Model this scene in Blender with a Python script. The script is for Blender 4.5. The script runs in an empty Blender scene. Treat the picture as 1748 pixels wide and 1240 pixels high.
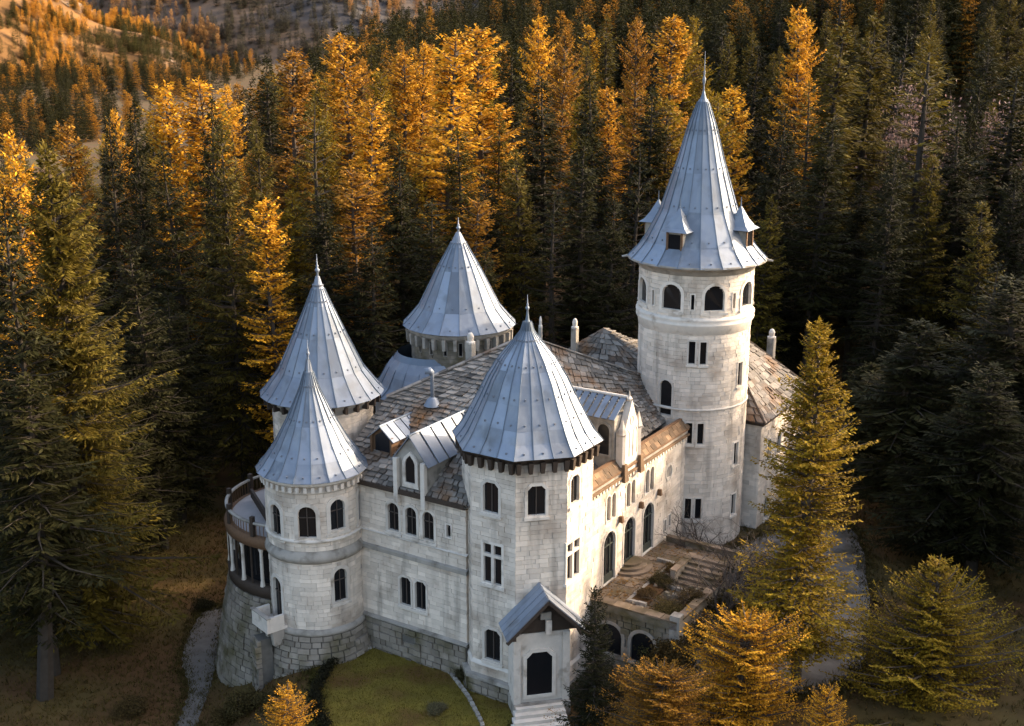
import bpy, math, random
import numpy as np
from mathutils import Vector
R_ = math.radians
random.seed(7)
S = bpy.context.scene
COL = S.collection
# ------------------------------------------------------------------ camera, sky, sun, exposure
PITCH, FPX, CAMH = R_(15.5), 2100.0, 36.0
cam_d = bpy.data.cameras.new('camera'); cam = bpy.data.objects.new('camera', cam_d); COL.objects.link(cam)
cam.location = (0, 0, CAMH); cam.rotation_euler = (math.pi/2-PITCH, 0, 0)
cam_d.sensor_width = 36; cam_d.lens = 36*FPX/1748; cam_d.clip_end = 9000; cam_d.clip_start = .5
S.camera = cam
SUN_AZ, SUN_EL = R_(73), R_(24)          # azimuth clockwise from +Y
W = bpy.data.worlds.new('World'); S.world = W; W.use_nodes = True
nt = W.node_tree; bg = nt.nodes['Background']; sk = nt.nodes.new('ShaderNodeTexSky')
sk.sky_type = 'NISHITA'; sk.sun_disc = False; sk.sun_elevation = SUN_EL; sk.sun_rotation = SUN_AZ
sk.air_density = 1.0; sk.dust_density = 5.0; sk.ozone_density = .6
nt.links.new(sk.outputs[0], bg.inputs[0]); bg.inputs[1].default_value = .15
sd = bpy.data.lights.new('sun', 'SUN'); sun = bpy.data.objects.new('sun', sd); COL.objects.link(sun)
sd.energy = 2.0; sd.angle = R_(.6); sd.color = (1, .80, .58)
sdir = Vector((math.sin(SUN_AZ)*math.cos(SUN_EL), math.cos(SUN_AZ)*math.cos(SUN_EL), math.sin(SUN_EL)))
sun.rotation_euler = sdir.to_track_quat('Z', 'Y').to_euler()
S.view_settings.view_transform = 'Standard'; S.view_settings.look = 'None'
S.view_settings.exposure = 2.2; S.view_settings.gamma = 1; S.view_settings.use_curve_mapping = False
S.cycles.max_bounces = 5; S.cycles.diffuse_bounces = 3; S.cycles.transparent_max_bounces = 4
S.cycles.glossy_bounces = 2; S.cycles.transmission_bounces = 3
# ------------------------------------------------------------------ materials
def mat(name, col, rough=.8, metal=0., var=.0, nscale=3., bump=0., bscale=20., tone=0., stain=None, objcol=False, spec=.3, transl=0., streak=None, hue=0.):
    m = bpy.data.materials.new(name); m.use_nodes = True
    t = m.node_tree; L = t.links.new; bs = t.nodes['Principled BSDF']
    bs.inputs['Roughness'].default_value = rough; bs.inputs['Metallic'].default_value = metal
    bs.inputs['Specular IOR Level'].default_value = spec
    if objcol:
        oi = t.nodes.new('ShaderNodeObjectInfo'); c = oi.outputs['Color']
    else:
        rgb = t.nodes.new('ShaderNodeRGB'); rgb.outputs[0].default_value = (*col, 1); c = rgb.outputs[0]
    geo = t.nodes.new('ShaderNodeNewGeometry'); pos = geo.outputs['Position']
    def mulv(c, fac):          # colour times scalar
        x = t.nodes.new('ShaderNodeVectorMath'); x.operation = 'SCALE'; L(c, x.inputs[0]); L(fac, x.inputs['Scale']); return x.outputs[0]
    def rng(v, a, b):
        r = t.nodes.new('ShaderNodeMapRange'); L(v, r.inputs[0]); r.inputs[3].default_value = a; r.inputs[4].default_value = b; return r.outputs[0]
    def noise(sc, det=4.):
        n = t.nodes.new('ShaderNodeTexNoise'); n.inputs['Scale'].default_value = sc; n.inputs['Detail'].default_value = det; L(pos, n.inputs['Vector']); return n.outputs['Fac']
    if var: c = mulv(c, rng(noise(nscale), 1-var*1.6, 1+var*1.6))
    if tone:
        a = t.nodes.new('ShaderNodeAttribute'); a.attribute_name = 'tone'; c = mulv(c, rng(a.outputs['Fac'], 1-tone, 1+tone))
    if stain:
        scol, sc, lo, hi = stain
        mx = t.nodes.new('ShaderNodeMix'); mx.data_type = 'RGBA'; r = t.nodes.new('ShaderNodeMapRange'); L(noise(sc, 6.), r.inputs[0])
        r.inputs[1].default_value = lo; r.inputs[2].default_value = hi; L(r.outputs[0], mx.inputs[0]); L(c, mx.inputs[6]); mx.inputs[7].default_value = (*scol, 1); c = mx.outputs[2]
    if streak:                 # rain streaks: noise drawn out along the height
        scol, sc, lo, hi, amt = streak
        mp_ = t.nodes.new('ShaderNodeMapping'); mp_.inputs['Scale'].default_value = (sc, sc, sc*.09); L(pos, mp_.inputs['Vector'])
        n = t.nodes.new('ShaderNodeTexNoise'); n.inputs['Scale'].default_value = 1; n.inputs['Detail'].default_value = 5; L(mp_.outputs[0], n.inputs['Vector'])
        r = t.nodes.new('ShaderNodeMapRange'); L(n.outputs['Fac'], r.inputs[0]); r.inputs[1].default_value = lo; r.inputs[2].default_value = hi; r.inputs[4].default_value = amt
        mx = t.nodes.new('ShaderNodeMix'); mx.data_type = 'RGBA'; L(r.outputs[0], mx.inputs[0]); L(c, mx.inputs[6]); mx.inputs[7].default_value = (*scol, 1); c = mx.outputs[2]
    if hue:
        a = t.nodes.new('ShaderNodeAttribute'); a.attribute_name = 'tone'; hs = t.nodes.new('ShaderNodeHueSaturation'); L(rng(a.outputs['Fac'], .5-hue, .5+hue), hs.inputs['Hue']); L(c, hs.inputs['Color']); c = hs.outputs[0]
    L(c, bs.inputs['Base Color'])
    if bump:
        b = t.nodes.new('ShaderNodeBump'); b.inputs['Strength'].default_value = bump; b.inputs['Distance'].default_value = .05
        L(noise(bscale, 5.), b.inputs['Height']); L(b.outputs[0], bs.inputs['Normal'])
    if transl:
        tr = t.nodes.new('ShaderNodeBsdfTranslucent'); L(c, tr.inputs[0]); ms = t.nodes.new('ShaderNodeMixShader'); ms.inputs[0].default_value = transl
        L(bs.outputs[0], ms.inputs[1]); L(tr.outputs[0], ms.inputs[2]); L(ms.outputs[0], t.nodes['Material Output'].inputs[0])
    return m
M = {}
M['stone'] = mat('pale_stone', (.605, .51, .41), .9, var=.13, nscale=1.1, bump=.5, bscale=9, tone=.2, stain=((.29, .22, .16), .5, .52, .78), streak=((.24, .205, .165), 1.5, .52, .72, .75))
M['trim'] = mat('trim_stone', (.56, .49, .41), .85, var=.12, nscale=2.5, bump=.25, bscale=14, tone=.12, stain=((.22, .17, .12), 1.1, .56, .78))
M['ledge'] = mat('weathered_ledge', (.30, .265, .22), .9, var=.2, nscale=1.5, bump=.4, bscale=12, tone=.15, stain=((.12, .10, .075), 1.3, .5, .75))
M['mortar'] = mat('mortar', (.30, .265, .225), .95, var=.1)
M['rubble'] = mat('rubble_stone', (.215, .18, .14), .95, var=.25, nscale=1., bump=.6, bscale=6, tone=.3, stain=((.085, .07, .032), .7, .42, .68))
M['rubblecore'] = mat('rubble_mortar', (.10, .09, .075), .95, var=.2)
M['metal'] = mat('zinc_sheet', (.163, .184, .218), .5, .18, var=.10, nscale=1.2, tone=.32, stain=((.11, .115, .122), .8, .52, .75), streak=((.235, .25, .265), 1.8, .5, .72, .6), bump=.12, bscale=2.5, spec=.5)
M['seam'] = mat('zinc_seam', (.125, .15, .18), .5, .3)
M['stud'] = mat('snow_stud', (.16, .17, .19), .6, .2)
M['slate'] = mat('roof_slab', (.165, .142, .118), .9, var=.22, nscale=2.2, tone=.65, bump=.6, bscale=10, stain=((.16, .085, .04), .45, .53, .70))
M['slatecore'] = mat('roof_under', (.05, .045, .04), .95)
M['wood'] = mat('dark_wood', (.045, .03, .02), .8, var=.2, nscale=6)
M['brown'] = mat('brown_wood', (.13, .07, .035), .8, var=.2, nscale=6)
M['tile'] = mat('rust_tile', (.16, .098, .054), .9, var=.3, nscale=3, tone=.45, bump=.4, stain=((.075, .05, .03), 1.2, .45, .7))
M['glass'] = mat('dark_glass', (.010, .010, .011), .12, spec=.3)
M['frame'] = mat('window_frame', (.06, .045, .035), .7)
M['green'] = mat('green_shutter', (.045, .05, .04), .6, var=.1)
M['floor'] = mat('roof_terrace_floor', (.05, .043, .035), .95, var=.25, nscale=2)
M['deck'] = mat('deck_floor', (.30, .27, .25), .9, var=.12, nscale=1.2)
M['flag'] = mat('flagstone', (.17, .12, .08), .9, var=.3, nscale=1.5, tone=.4, bump=.4, stain=((.085, .06, .028), .9, .44, .64))
M['bark'] = mat('bark', (.036, .027, .019), .95, var=.3, nscale=3)
M['barkpale'] = mat('pale_bark', (.062, .046, .033), .95, var=.3, nscale=3)
M['leaf'] = mat('needles', (.05, .06, .02), .75, tone=.6, objcol=True, spec=.1, transl=.28, hue=.007)
M['twig'] = mat('twigs', (.065, .048, .036), .9)
M['ground'] = mat('forest_floor', (.064, .042, .009), .95, var=.4, nscale=.5, bump=.8, bscale=2.2, stain=((.080, .037, .010), .16, .42, .62))
M['lawn'] = mat('lawn_grass', (.135, .10, .013), .95, var=.35, nscale=.9, bump=.7, bscale=5, stain=((.10, .05, .012), .4, .46, .66))
M['gravel'] = mat('gravel', (.145, .122, .100), .95, var=.25, nscale=1.2, bump=.25, bscale=14, stain=((.05, .038, .02), .5, .5, .7))
M['path'] = mat('path_gravel', (.125, .104, .084), .95, var=.25, nscale=1.2, bump=.25, bscale=14)
M['hill'] = mat('hill_soil', (.125, .06, .016), .95, var=.5, nscale=.07, bump=.0, stain=((.20, .155, .115), .011, .55, .62))
M['farhill'] = mat('far_hill_soil', (.105, .07, .045), .95, var=.45, nscale=.05, stain=((.055, .048, .045), .008, .45, .6))
# ------------------------------------------------------------------ mesh builder
class MB:
    def __init__(s): s.v = []; s.f = []; s.m = []; s.t = []
    def add(s, vs, fs, m=0, t=.5):
        o = len(s.v); s.v += [tuple(x) for x in vs]; s.f += [tuple(o+i for i in f) for f in fs]; s.m += [m]*len(fs); s.t += [t]*len(fs); return s
    def box(s, c, h, ax=None, m=0, t=.5, taper=1.):
        c = np.array(c, float); ax = np.eye(3) if ax is None else np.array(ax, float)
        vs = []
        for k in (-1, 1):
            q = 1 if k < 0 else taper
            for i, j in ((-1, -1), (1, -1), (1, 1), (-1, 1)):
                vs.append(c+ax[0]*h[0]*i*q+ax[1]*h[1]*j*q+ax[2]*h[2]*k)
        return s.add(vs, [(3, 2, 1, 0), (4, 5, 6, 7), (0, 1, 5, 4), (1, 2, 6, 5), (2, 3, 7, 6), (3, 0, 4, 7)], m, t)
    def span(s, a0, a1, b0, b1, z0, z1, m=0, t=.5): return s.box(((a0+a1)/2, (b0+b1)/2, (z0+z1)/2), (abs(a1-a0)/2, abs(b1-b0)/2, abs(z1-z0)/2), None, m, t)
    def lathe(s, c, prof, n=40, off=0., m=0, t=.5, a0=0., a1=360., cap=False):
        full = abs(a1-a0) >= 359.9; k = n if full else n+1; vs = []
        for r, z in prof:
            for i in range(k):
                th = R_(a0+(a1-a0)*i/n+off); vs.append((c[0]+r*math.cos(th), c[1]+r*math.sin(th), z))
        fs = []
        for j in range(len(prof)-1):
            for i in range(n):
                i2 = (i+1) % k; fs.append((j*k+i, j*k+i2, (j+1)*k+i2, (j+1)*k+i))
        if cap: fs.append(tuple((len(prof)-1)*k+i for i in range(k)))
        return s.add(vs, fs, m, t)
    def tube(s, pts, rs, n=6, m=0, t=.5):
        pts = [np.array(p, float) for p in pts]; vs = []
        for i, p in enumerate(pts):
            d = pts[min(i+1, len(pts)-1)]-pts[max(i-1, 0)]; d /= np.linalg.norm(d)+1e-9
            u = np.cross(d, (0, 0, 1) if abs(d[2]) < .9 else (1, 0, 0)); u /= np.linalg.norm(u); w = np.cross(d, u)
            for k in range(n):
                th = 2*math.pi*k/n; vs.append(p+(u*math.cos(th)+w*math.sin(th))*rs[i])
        fs = [(i*n+k, i*n+(k+1) % n, (i+1)*n+(k+1) % n, (i+1)*n+k) for i in range(len(pts)-1) for k in range(n)]
        fs.append(tuple((len(pts)-1)*n+k for k in range(n))); fs.append(tuple(range(n-1, -1, -1)))
        return s.add(vs, fs, m, t)
    def prism(s, poly, z0, z1, m=0, t=.5):
        n = len(poly); vs = [(p[0], p[1], z0) for p in poly]+[(p[0], p[1], z1) for p in poly]
        return s.add(vs, [tuple(range(n-1, -1, -1)), tuple(range(n, 2*n))]+[(i, (i+1) % n, n+(i+1) % n, n+i) for i in range(n)], m, t)
    def build(s, name, mats, parent=None, smooth=False, label=None, kind=None):
        me = bpy.data.meshes.new(name); me.from_pydata(s.v, [], s.f)
        for m in (mats if isinstance(mats, (list, tuple)) else [mats]): me.materials.append(M[m] if isinstance(m, str) else m)
        me.polygons.foreach_set('material_index', s.m)
        a = me.attributes.new('tone', 'FLOAT', 'FACE'); a.data.foreach_set('value', s.t)
        if smooth: me.polygons.foreach_set('use_smooth', [True]*len(s.f))
        o = bpy.data.objects.new(name, me); COL.objects.link(o)
        if parent: o.parent = parent
        if label: o['label'] = label
        if kind: o['kind'] = kind
        return o
def np_mesh(name, v, q, tone, m, tri=False):     # fast mesh of quads/triangles
    k = 3 if tri else 4
    me = bpy.data.meshes.new(name); n = len(q)
    me.vertices.add(len(v)); me.vertices.foreach_set('co', np.asarray(v, np.float32).ravel())
    me.loops.add(n*k); me.loops.foreach_set('vertex_index', np.asarray(q, np.int32).ravel())
    me.polygons.add(n); me.polygons.foreach_set('loop_start', np.arange(0, n*k, k, dtype=np.int32)); me.polygons.foreach_set('loop_total', np.full(n, k, np.int32))
    me.materials.append(m); a = me.attributes.new('tone', 'FLOAT', 'FACE'); a.data.foreach_set('value', np.asarray(tone, np.float32)); me.update(); me.validate()
    return me
def empty(name, loc=(0, 0, 0), rz=0, label=None, cat=None, group=None, parent=None):
    o = bpy.data.objects.new(name, None); COL.objects.link(o); o.location = loc; o.rotation_euler = (0, 0, rz); o.empty_display_size = .3
    if label: o['label'] = label
    if cat: o['category'] = cat
    if group: o['group'] = group
    if parent: o.parent = parent
    return o
def tag(o, label, cat, group=None):
    o['label'] = label; o['category'] = cat
    if group: o['group'] = group
    return o
# ------------------------------------------------------------------ ground
TH = R_(-32.5); CX, CY = .85, 66.
E1 = np.array([math.cos(TH), math.sin(TH)]); E2 = np.array([-math.sin(TH), math.cos(TH)])
def l2w(a, b): return CX+a*E1[0]+b*E2[0], CY+a*E1[1]+b*E2[1]
def w2l(x, y): dx, dy = x-CX, y-CY; return dx*E1[0]+dy*E1[1], dx*E2[0]+dy*E2[1]
def sst(a, b, x): x = np.clip((x-a)/(b-a), 0, 1); return x*x*(3-2*x)
def wob(x, y): return np.sin(x*.31+y*.17)*.5+np.sin(x*.13-y*.27+1.3)*.6+np.sin(x*.71+y*.53+2)*.18
def ground(x, y):
    x = np.asarray(x, float); y = np.asarray(y, float)
    z = -5+3.7*sst(-19, -11.5, x+ (y-66)*.12)+2.8*sst(5, 12, x-(y-66)*.25)
    z = z+(y < 1e9)*(-.22*np.maximum(0, 57-y))*1.0
    far = np.maximum(0, y-100)
    side = .22+.95*sst(-70, 60, x)
    rise = far*.115*side
    z = z+5*sst(110, 260, y)*sst(0, -40, x)+np.minimum(rise, 70)+np.maximum(0, x-32)*.16*sst(60, 100, y)
    near = 1-sst(30, 60, np.hypot(x+2, y-70))
    z = z+wob(x, y)*(.35-.28*near)
    far_l = sst(260, 420, y)*sst(-20, -90, x)
    return z*(1-far_l)+0.*far_l
xs = np.concatenate([np.linspace(-2500, -160, 30), np.linspace(-150, 150, 201), np.linspace(160, 2500, 30)])
ys = np.concatenate([np.linspace(-60, 30, 12), np.linspace(33, 180, 120), np.linspace(186, 420, 40), np.linspace(440, 4200, 50)])
def sheet(name, xs, ys, fz, m, dz=0., keep=None, kind='structure'):
    X, Y = np.meshgrid(xs, ys); Z = fz(X, Y)+dz; n = len(xs)
    v = np.stack([X, Y, Z], -1).reshape(-1, 3); j, i = np.meshgrid(np.arange(len(ys)-1), np.arange(n-1), indexing='ij')
    q = np.stack([j*n+i, j*n+i+1, (j+1)*n+i+1, (j+1)*n+i], -1).reshape(-1, 4)
    if keep is not None:
        c = v[q].mean(1); q = q[keep(c[:, 0], c[:, 1])]
    me = np_mesh(name, v, q, np.full(len(q), .5), M[m]); me.polygons.foreach_set('use_smooth', np.ones(len(q), bool))
    o = bpy.data.objects.new(name, me); COL.objects.link(o); o['kind'] = kind; return o
sheet('ground', xs, ys, ground, 'ground')
# ------------------------------------------------------------------ hills beyond the valley
def hillA(u, v):      # u along the foot, v up the slope
    return .62*v+9*np.sin(u*.02+v*.013)+6*np.sin(v*.05-u*.03)+3*np.sin(u*.09+v*.07)
fa = np.array([-345., 560.]); fd = np.array([.27, .96])/np.hypot(.27, .96); fn = np.array([-fd[1], fd[0]])
uu = np.linspace(-420, 505, 110); vv = np.linspace(-25, 620, 90)
U, V = np.meshgrid(uu, vv)
XA = fa[0]+fd[0]*U+fn[0]*V; YA = fa[1]+fd[1]*U+fn[1]*V
def zA(U, V): return hillA(U, V)-12-np.maximum(0, U-440)*1.4
ZA = zA(U, V)
def gridmesh(name, X, Y, Z, m):
    n = X.shape[1]; v = np.stack([X, Y, Z], -1).reshape(-1, 3); j, i = np.meshgrid(np.arange(X.shape[0]-1), np.arange(n-1), indexing='ij')
    q = np.stack([j*n+i, j*n+i+1, (j+1)*n+i+1, (j+1)*n+i], -1).reshape(-1, 4)
    me = np_mesh(name, v, q, np.full(len(q), .5), M[m]); me.polygons.foreach_set('use_smooth', np.ones(len(q), bool))
    o = bpy.data.objects.new(name, me); COL.objects.link(o); o['kind'] = 'structure'; return o
gridmesh('hillside', XA, YA, ZA, 'hill')
xb = np.linspace(-1500, 700, 150); yb = np.linspace(1050, 3300, 110); XB, YB = np.meshgrid(xb, yb)
def zB(X, Y):
    h = np.maximum(Y-1120-.25*np.maximum(0, -300-X), -60)*.46; k = np.clip(h/120, 0, 1)
    return h+k*(38*np.sin(X*.011+Y*.004)+22*np.sin(X*.027-Y*.006+1)+10*np.sin(X*.06+Y*.02))
gridmesh('mountain', XB, YB, zB(XB, YB), 'farhill')
# ------------------------------------------------------------------ castle
castle = empty('castle', (CX, CY, 0), TH, 'pale stone castle with five blue grey metal spires standing in the forest clearing', 'castle')
camL = np.array([*w2l(0, 0), CAMH])
STONES = []; NST = {'n': 0}
def flat(p0, t, n):
    p0, t, n = (np.array(q, float) for q in (p0, t, n)); t = t/np.linalg.norm(t); n = n/np.linalg.norm(n)
    return lambda s, z, d=0.: np.array([*(p0+t*s+n*d), z])
def cylm(c, R): return lambda s, z, d=0.: np.array([c[0]+(R+d)*math.cos(s/R), c[1]+(R+d)*math.sin(s/R), z])
def facing(mp, s, z):
    p = mp(s, z, 0.); n = mp(s, z, 1.)-p; w = camL-p; return float(n@w/np.linalg.norm(w))
def sub_rect(r, c):
    a0, a1, z0, z1 = r; b0, b1, y0, y1 = c
    if b1 <= a0 or b0 >= a1 or y1 <= z0 or y0 >= z1: return [r]
    o = []
    if b0 > a0: o.append((a0, b0, z0, z1))
    if b1 < a1: o.append((b1, a1, z0, z1))
    m0, m1 = max(a0, b0), min(a1, b1)
    if y0 > z0: o.append((m0, m1, z0, y0))
    if y1 < z1: o.append((m0, m1, y1, z1))
    return o
def stones(part, mp, s0, s1, z0, z1, cuts=(), ch=.28, ls=(.35, .95), rough=.018, seg=.5, gap=.014, mt='stone', deep=.26):
    nz = max(1, round((z1-z0)/ch)); hs = np.random.RandomState(NST['n']).uniform(.8, 1.2, nz); hs = hs/hs.sum()*(z1-z0); z = z0; NST['n'] += 1
    rnd = random.Random(NST['n'])
    for k in range(nz):
        s = s0; first = True
        while s < s1-.02:
            l = rnd.uniform(*ls)*(.55 if first and k % 2 else 1); first = False
            e = s+l if s+l < s1-.3 else s1
            rects = [(s, e, z, z+hs[k])]
            for c in cuts: rects = [q for r in rects for q in sub_rect(r, c)]
            t0 = min(1, max(0, rnd.gauss(.5, .22)))
            for a0, a1, y0, y1 in rects:
                if a1-a0 < .05 or y1-y0 < .05: continue
                f = facing(mp, (a0+a1)/2, (y0+y1)/2)
                if f < -.2: continue
                g = gap/2; d1 = rnd.uniform(-rough, rough); nseg = max(1, round((a1-a0)/seg)) if seg else 1
                vs = []
                for q in range(nseg+1):
                    ss = a0+g+(a1-a0-2*g)*q/nseg
                    vs += [mp(ss, y0+g, d1), mp(ss, y1-g, d1), mp(ss, y0+g, -deep), mp(ss, y1-g, -deep)]
                fs = [(0, 1, 3, 2)]
                for q in range(nseg):
                    o = 4*q; fs += [(o, o+4, o+5, o+1), (o+1, o+5, o+7, o+3), (o, o+2, o+6, o+4)]
                o = 4*nseg; fs.append((o, o+2, o+3, o+1))
                D = np.linalg.norm(camL-vs[0]); STONES.append((max(f, 0)*(a1-a0)*(y1-y0)/D**2, vs, fs, t0, part, mt))
            s = e
        z += hs[k]
def flush_stones():
    STONES.sort(key=lambda q: -q[0]); rest = {}
    for i, (sz, vs, fs, t, part, mt) in enumerate(STONES):
        if i < 300: MB().add(vs, fs, 0, t).build('stone', mt, part)
        else: rest.setdefault((part.name, mt), (part, MB()))[1].add(vs, fs, 0, t)
    for (nm, mt), (part, mb) in rest.items(): mb.build('stone_courses', mt, part, kind='stuff')
# ---- windows
def outline(w, h, typ, n=10):
    h2, w2 = h/2, w/2
    if typ == 'arch':
        zc = h2-w2; return [(-w2, -h2), (w2, -h2)]+[(w2*math.cos(math.pi*i/n), zc+w2*math.sin(math.pi*i/n)) for i in range(n+1)]
    if typ == 'point':
        zc = h2-w2*1.5; return [(-w2, -h2), (w2, -h2), (w2, zc), (w2*.72, zc+w2*.7), (0, h2), (-w2*.72, zc+w2*.7), (-w2, zc)]
    if typ == 'shoulder':
        k = w2*.45; return [(-w2, -h2), (w2, -h2), (w2, h2-k), (w2-k*.3, h2-k*.75), (w2-k, h2), (-w2+k, h2), (-w2+k*.3, h2-k*.75), (-w2, h2-k)]
    if typ == 'round': return [(w2*math.cos(2*math.pi*i/16), h2*math.sin(2*math.pi*i/16)) for i in range(16)]
    return [(-w2, -h2), (w2, -h2), (w2, h2), (-w2, h2)]
def cuts_of(s, z, w, h, typ):
    if typ in ('rect', 'shoulder'): return [(s-w/2, s+w/2, z-h/2, z+h/2)]
    if typ == 'round': return [(s-w*.36, s+w*.36, z-h*.36, z+h*.36)]
    zc = z+h/2-w/2; c = [(s-w/2, s+w/2, z-h/2, zc)]
    for i in range(3):
        y = (i+.5)/3; c.append((s-w/2*math.sqrt(1-y*y), s+w/2*math.sqrt(1-y*y), zc+w/2*i/3, zc+w/2*(i+1)/3))
    return c
def window(mp, s, z, w, h, typ='arch', sur=.15, bars='cross', sill=True, pane='glass', frame='frame', smat='trim', label=None, depth=.17, name='window', proud=.035, parent=None):
    ol = outline(w, h, typ); n = len(ol); mb = MB(); sx = (w/2+sur)/(w/2); sz = (h/2+sur)/(h/2)
    vs = []
    for k, (d, o) in enumerate(((-depth, 0), (proud, 0), (proud, 1), (-.05, 1))):
        for x, y in ol:
            vs.append(mp(s+x*(sx if o else 1), z+(y*sz if o else y), d))
    fs = [(k*n+i, k*n+(i+1) % n, (k+1)*n+(i+1) % n, (k+1)*n+i) for k in range(3) for i in range(n)]
    mb.add(vs, fs, 0, random.random())
    o = mb.build(name, smat, parent or castle, label=label)
    MB().add([mp(s+x, z+y, -depth+.012) for x, y in ol], [tuple(range(n))]).build('pane', pane, o)
    def bar(x0, x1, y0, y1, nm='glazing_bar', m=frame, d0=-depth+.015, d1=-depth+.07):
        q = [mp(s+x, z+y, d) for d in (d0, d1) for x, y in ((x0, y0), (x1, y0), (x1, y1), (x0, y1))]
        MB().add(q, [(4, 5, 6, 7), (0, 1, 5, 4), (1, 2, 6, 5), (2, 3, 7, 6), (3, 0, 4, 7)]).build(nm, m, o)
    t = .03
    top = h/2 if typ in ('rect', 'shoulder') else h/2-w*.28
    if bars == 'cross':
        bar(-t, t, -h/2, h/2-.03); bar(-w/2, w/2, top*.35-t, top*.35+t)
    elif bars == 'stone':
        bar(-.09, .09, -h/2, h/2, 'mullion', smat, d1=.02); bar(-w/2, w/2, h*.17, h*.17+.17, 'transom', smat, d1=.018)
    elif bars == 'door':
        for q in (-.17, .17): bar(w*q-t, w*q+t, -h/2, h/2-w*.35)
        bar(-w/2, w/2, h/2-w*.62-t, h/2-w*.62+t); bar(-w/2, w/2, -h/2, -h/2+.5, 'door_panel', frame)
    elif bars == 'one': bar(-t, t, -h/2, h/2-.03)
    if sill:
        bar(-w/2-sur-.04, w/2+sur+.04, -h/2-sur-.1, -h/2-sur+.06, 'sill', smat, -.1, .11)
    return o
# ---- spires
PANELS = []
def spire(c, prof, gores, tiers, n_core, off, label, stud=True, poly=None):
    """prof: radius/height pairs from the eave up. poly: sub-gores per polygon side."""
    core = MB(); ins = [(max(r-.05, .01), z-.02) for r, z in prof]; core.lathe(c, ins, n_core, off)
    core.lathe(c, [(prof[0][0]-.06, prof[0][1]-.03), (.4, prof[0][1]-.0)], n_core, off, 1)
    part = core.build('spire_roof', ['seam', 'wood'], castle, label=label)
    rr = [p[0] for p in prof]; zz = [p[1] for p in prof]
    rat = lambda z: float(np.interp(z, zz, rr))
    ang = []
    N = gores if not poly else n_core*poly
    def pt(g, z, dr=0.):
        r = rat(z)+dr
        if not poly: th = R_(off+360*g/N); return np.array([c[0]+r*math.cos(th), c[1]+r*math.sin(th), z])
        k, f = divmod(g, poly); p = [np.array([c[0]+r*math.cos(R_(off+360*q/n_core)), c[1]+r*math.sin(R_(off+360*q/n_core))]) for q in (k, k+1)]
        f = f/poly; return np.array([*(p[0]*(1-f)+p[1]*f), z])
    rnd = random.Random(len(PANELS)+3); seams = MB(); studs = MB()
    for g in range(N):
        for ti in range(len(tiers)-1):
            za, zb = tiers[ti], tiers[ti+1]
            zs = [za]+[z for z in zz if za+.05 < z < zb-.05]+[zb]; l0 = .004+.012*(ti % 2)+rnd.uniform(0, .006); tl = rnd.uniform(-.012, .012)
            vs = []
            for z in zs: vs += [pt(g, z, l0+tl), pt(g+1, z, l0-tl)]
            fs = [(2*i, 2*i+1, 2*i+3, 2*i+2) for i in range(len(zs)-1)]
            mid = (pt(g, (za+zb)/2)+pt(g+1, (za+zb)/2))/2; nrm = np.cross(vs[1]-vs[0], vs[2]-vs[0]); nrm /= np.linalg.norm(nrm)+1e-9
            w = camL-mid; D = np.linalg.norm(w); A = np.linalg.norm(vs[1]-vs[0])*np.linalg.norm(vs[2]-vs[0])*.7
            PANELS.append((float(nrm@w)/D*A/D**2, vs, fs, min(1, max(0, rnd.gauss(.5, .28))), part))
            if stud and rnd.random() < .85:
                p = pt(g, za+min(.28, (zb-za)*.3), .03)*.5+pt(g+1, za+min(.28, (zb-za)*.3), .03)*.5
                q = np.array([p[0]-c[0], p[1]-c[1], 0]); q /= np.linalg.norm(q); studs.box(p, (.038, .04, .05), [np.cross((0, 0, 1), q), q, (0, 0, 1)])
        path = [z for z in np.linspace(zz[0]+.02, zz[-1]-.9, 14)]
        q = []
        for z in path:
            p = pt(g, z, .0); t = np.array([-(p[1]-c[1]), p[0]-c[0], 0]); t /= np.linalg.norm(t); o = np.array([t[1], -t[0], 0])
            q += [p-t*.022-o*.01, p-t*.018+o*.065, p+t*.018+o*.065, p+t*.022-o*.01]
        seams.add(q, [(4*i+k, 4*i+k+1, 4*i+k+5, 4*i+k+4) for i in range(len(path)-1) for k in range(3)])
    seams.build('standing_seam', 'seam', part, kind='stuff')
    if stud: studs.build('snow_stud', 'stud', part, kind='stuff')
    return part
def flush_panels():
    PANELS.sort(key=lambda q: -q[0]); rest = {}
    for i, (sz, vs, fs, t, part) in enumerate(PANELS):
        if i < 290 and sz > 0: MB().add(vs, fs, 0, t).build('metal_panel', 'metal', part)
        else: rest.setdefault(part.name, (part, MB()))[1].add(vs, fs, 0, t)
    for nm, (part, mb) in rest.items(): mb.build('metal_panels_behind', 'metal', part, kind='stuff')
def finial(c, z0, z1, parent, r=.09):
    h = z1-z0; MB().lathe(c, [(r*1.3, z0-.1), (r*.9, z0+h*.12), (r*2.2, z0+h*.22), (r*2.2, z0+h*.28), (r*.8, z0+h*.36), (r*1.4, z0+h*.45), (r*.6, z0+h*.52), (r*.25, z1)], 10).build('finial', 'metal', parent, True)
def ring(name, c, prof, m, parent=None, n=56, off=0., label=None): return MB().lathe(c, prof, n, off).build(name, m, parent or castle, n > 12, label)
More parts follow.
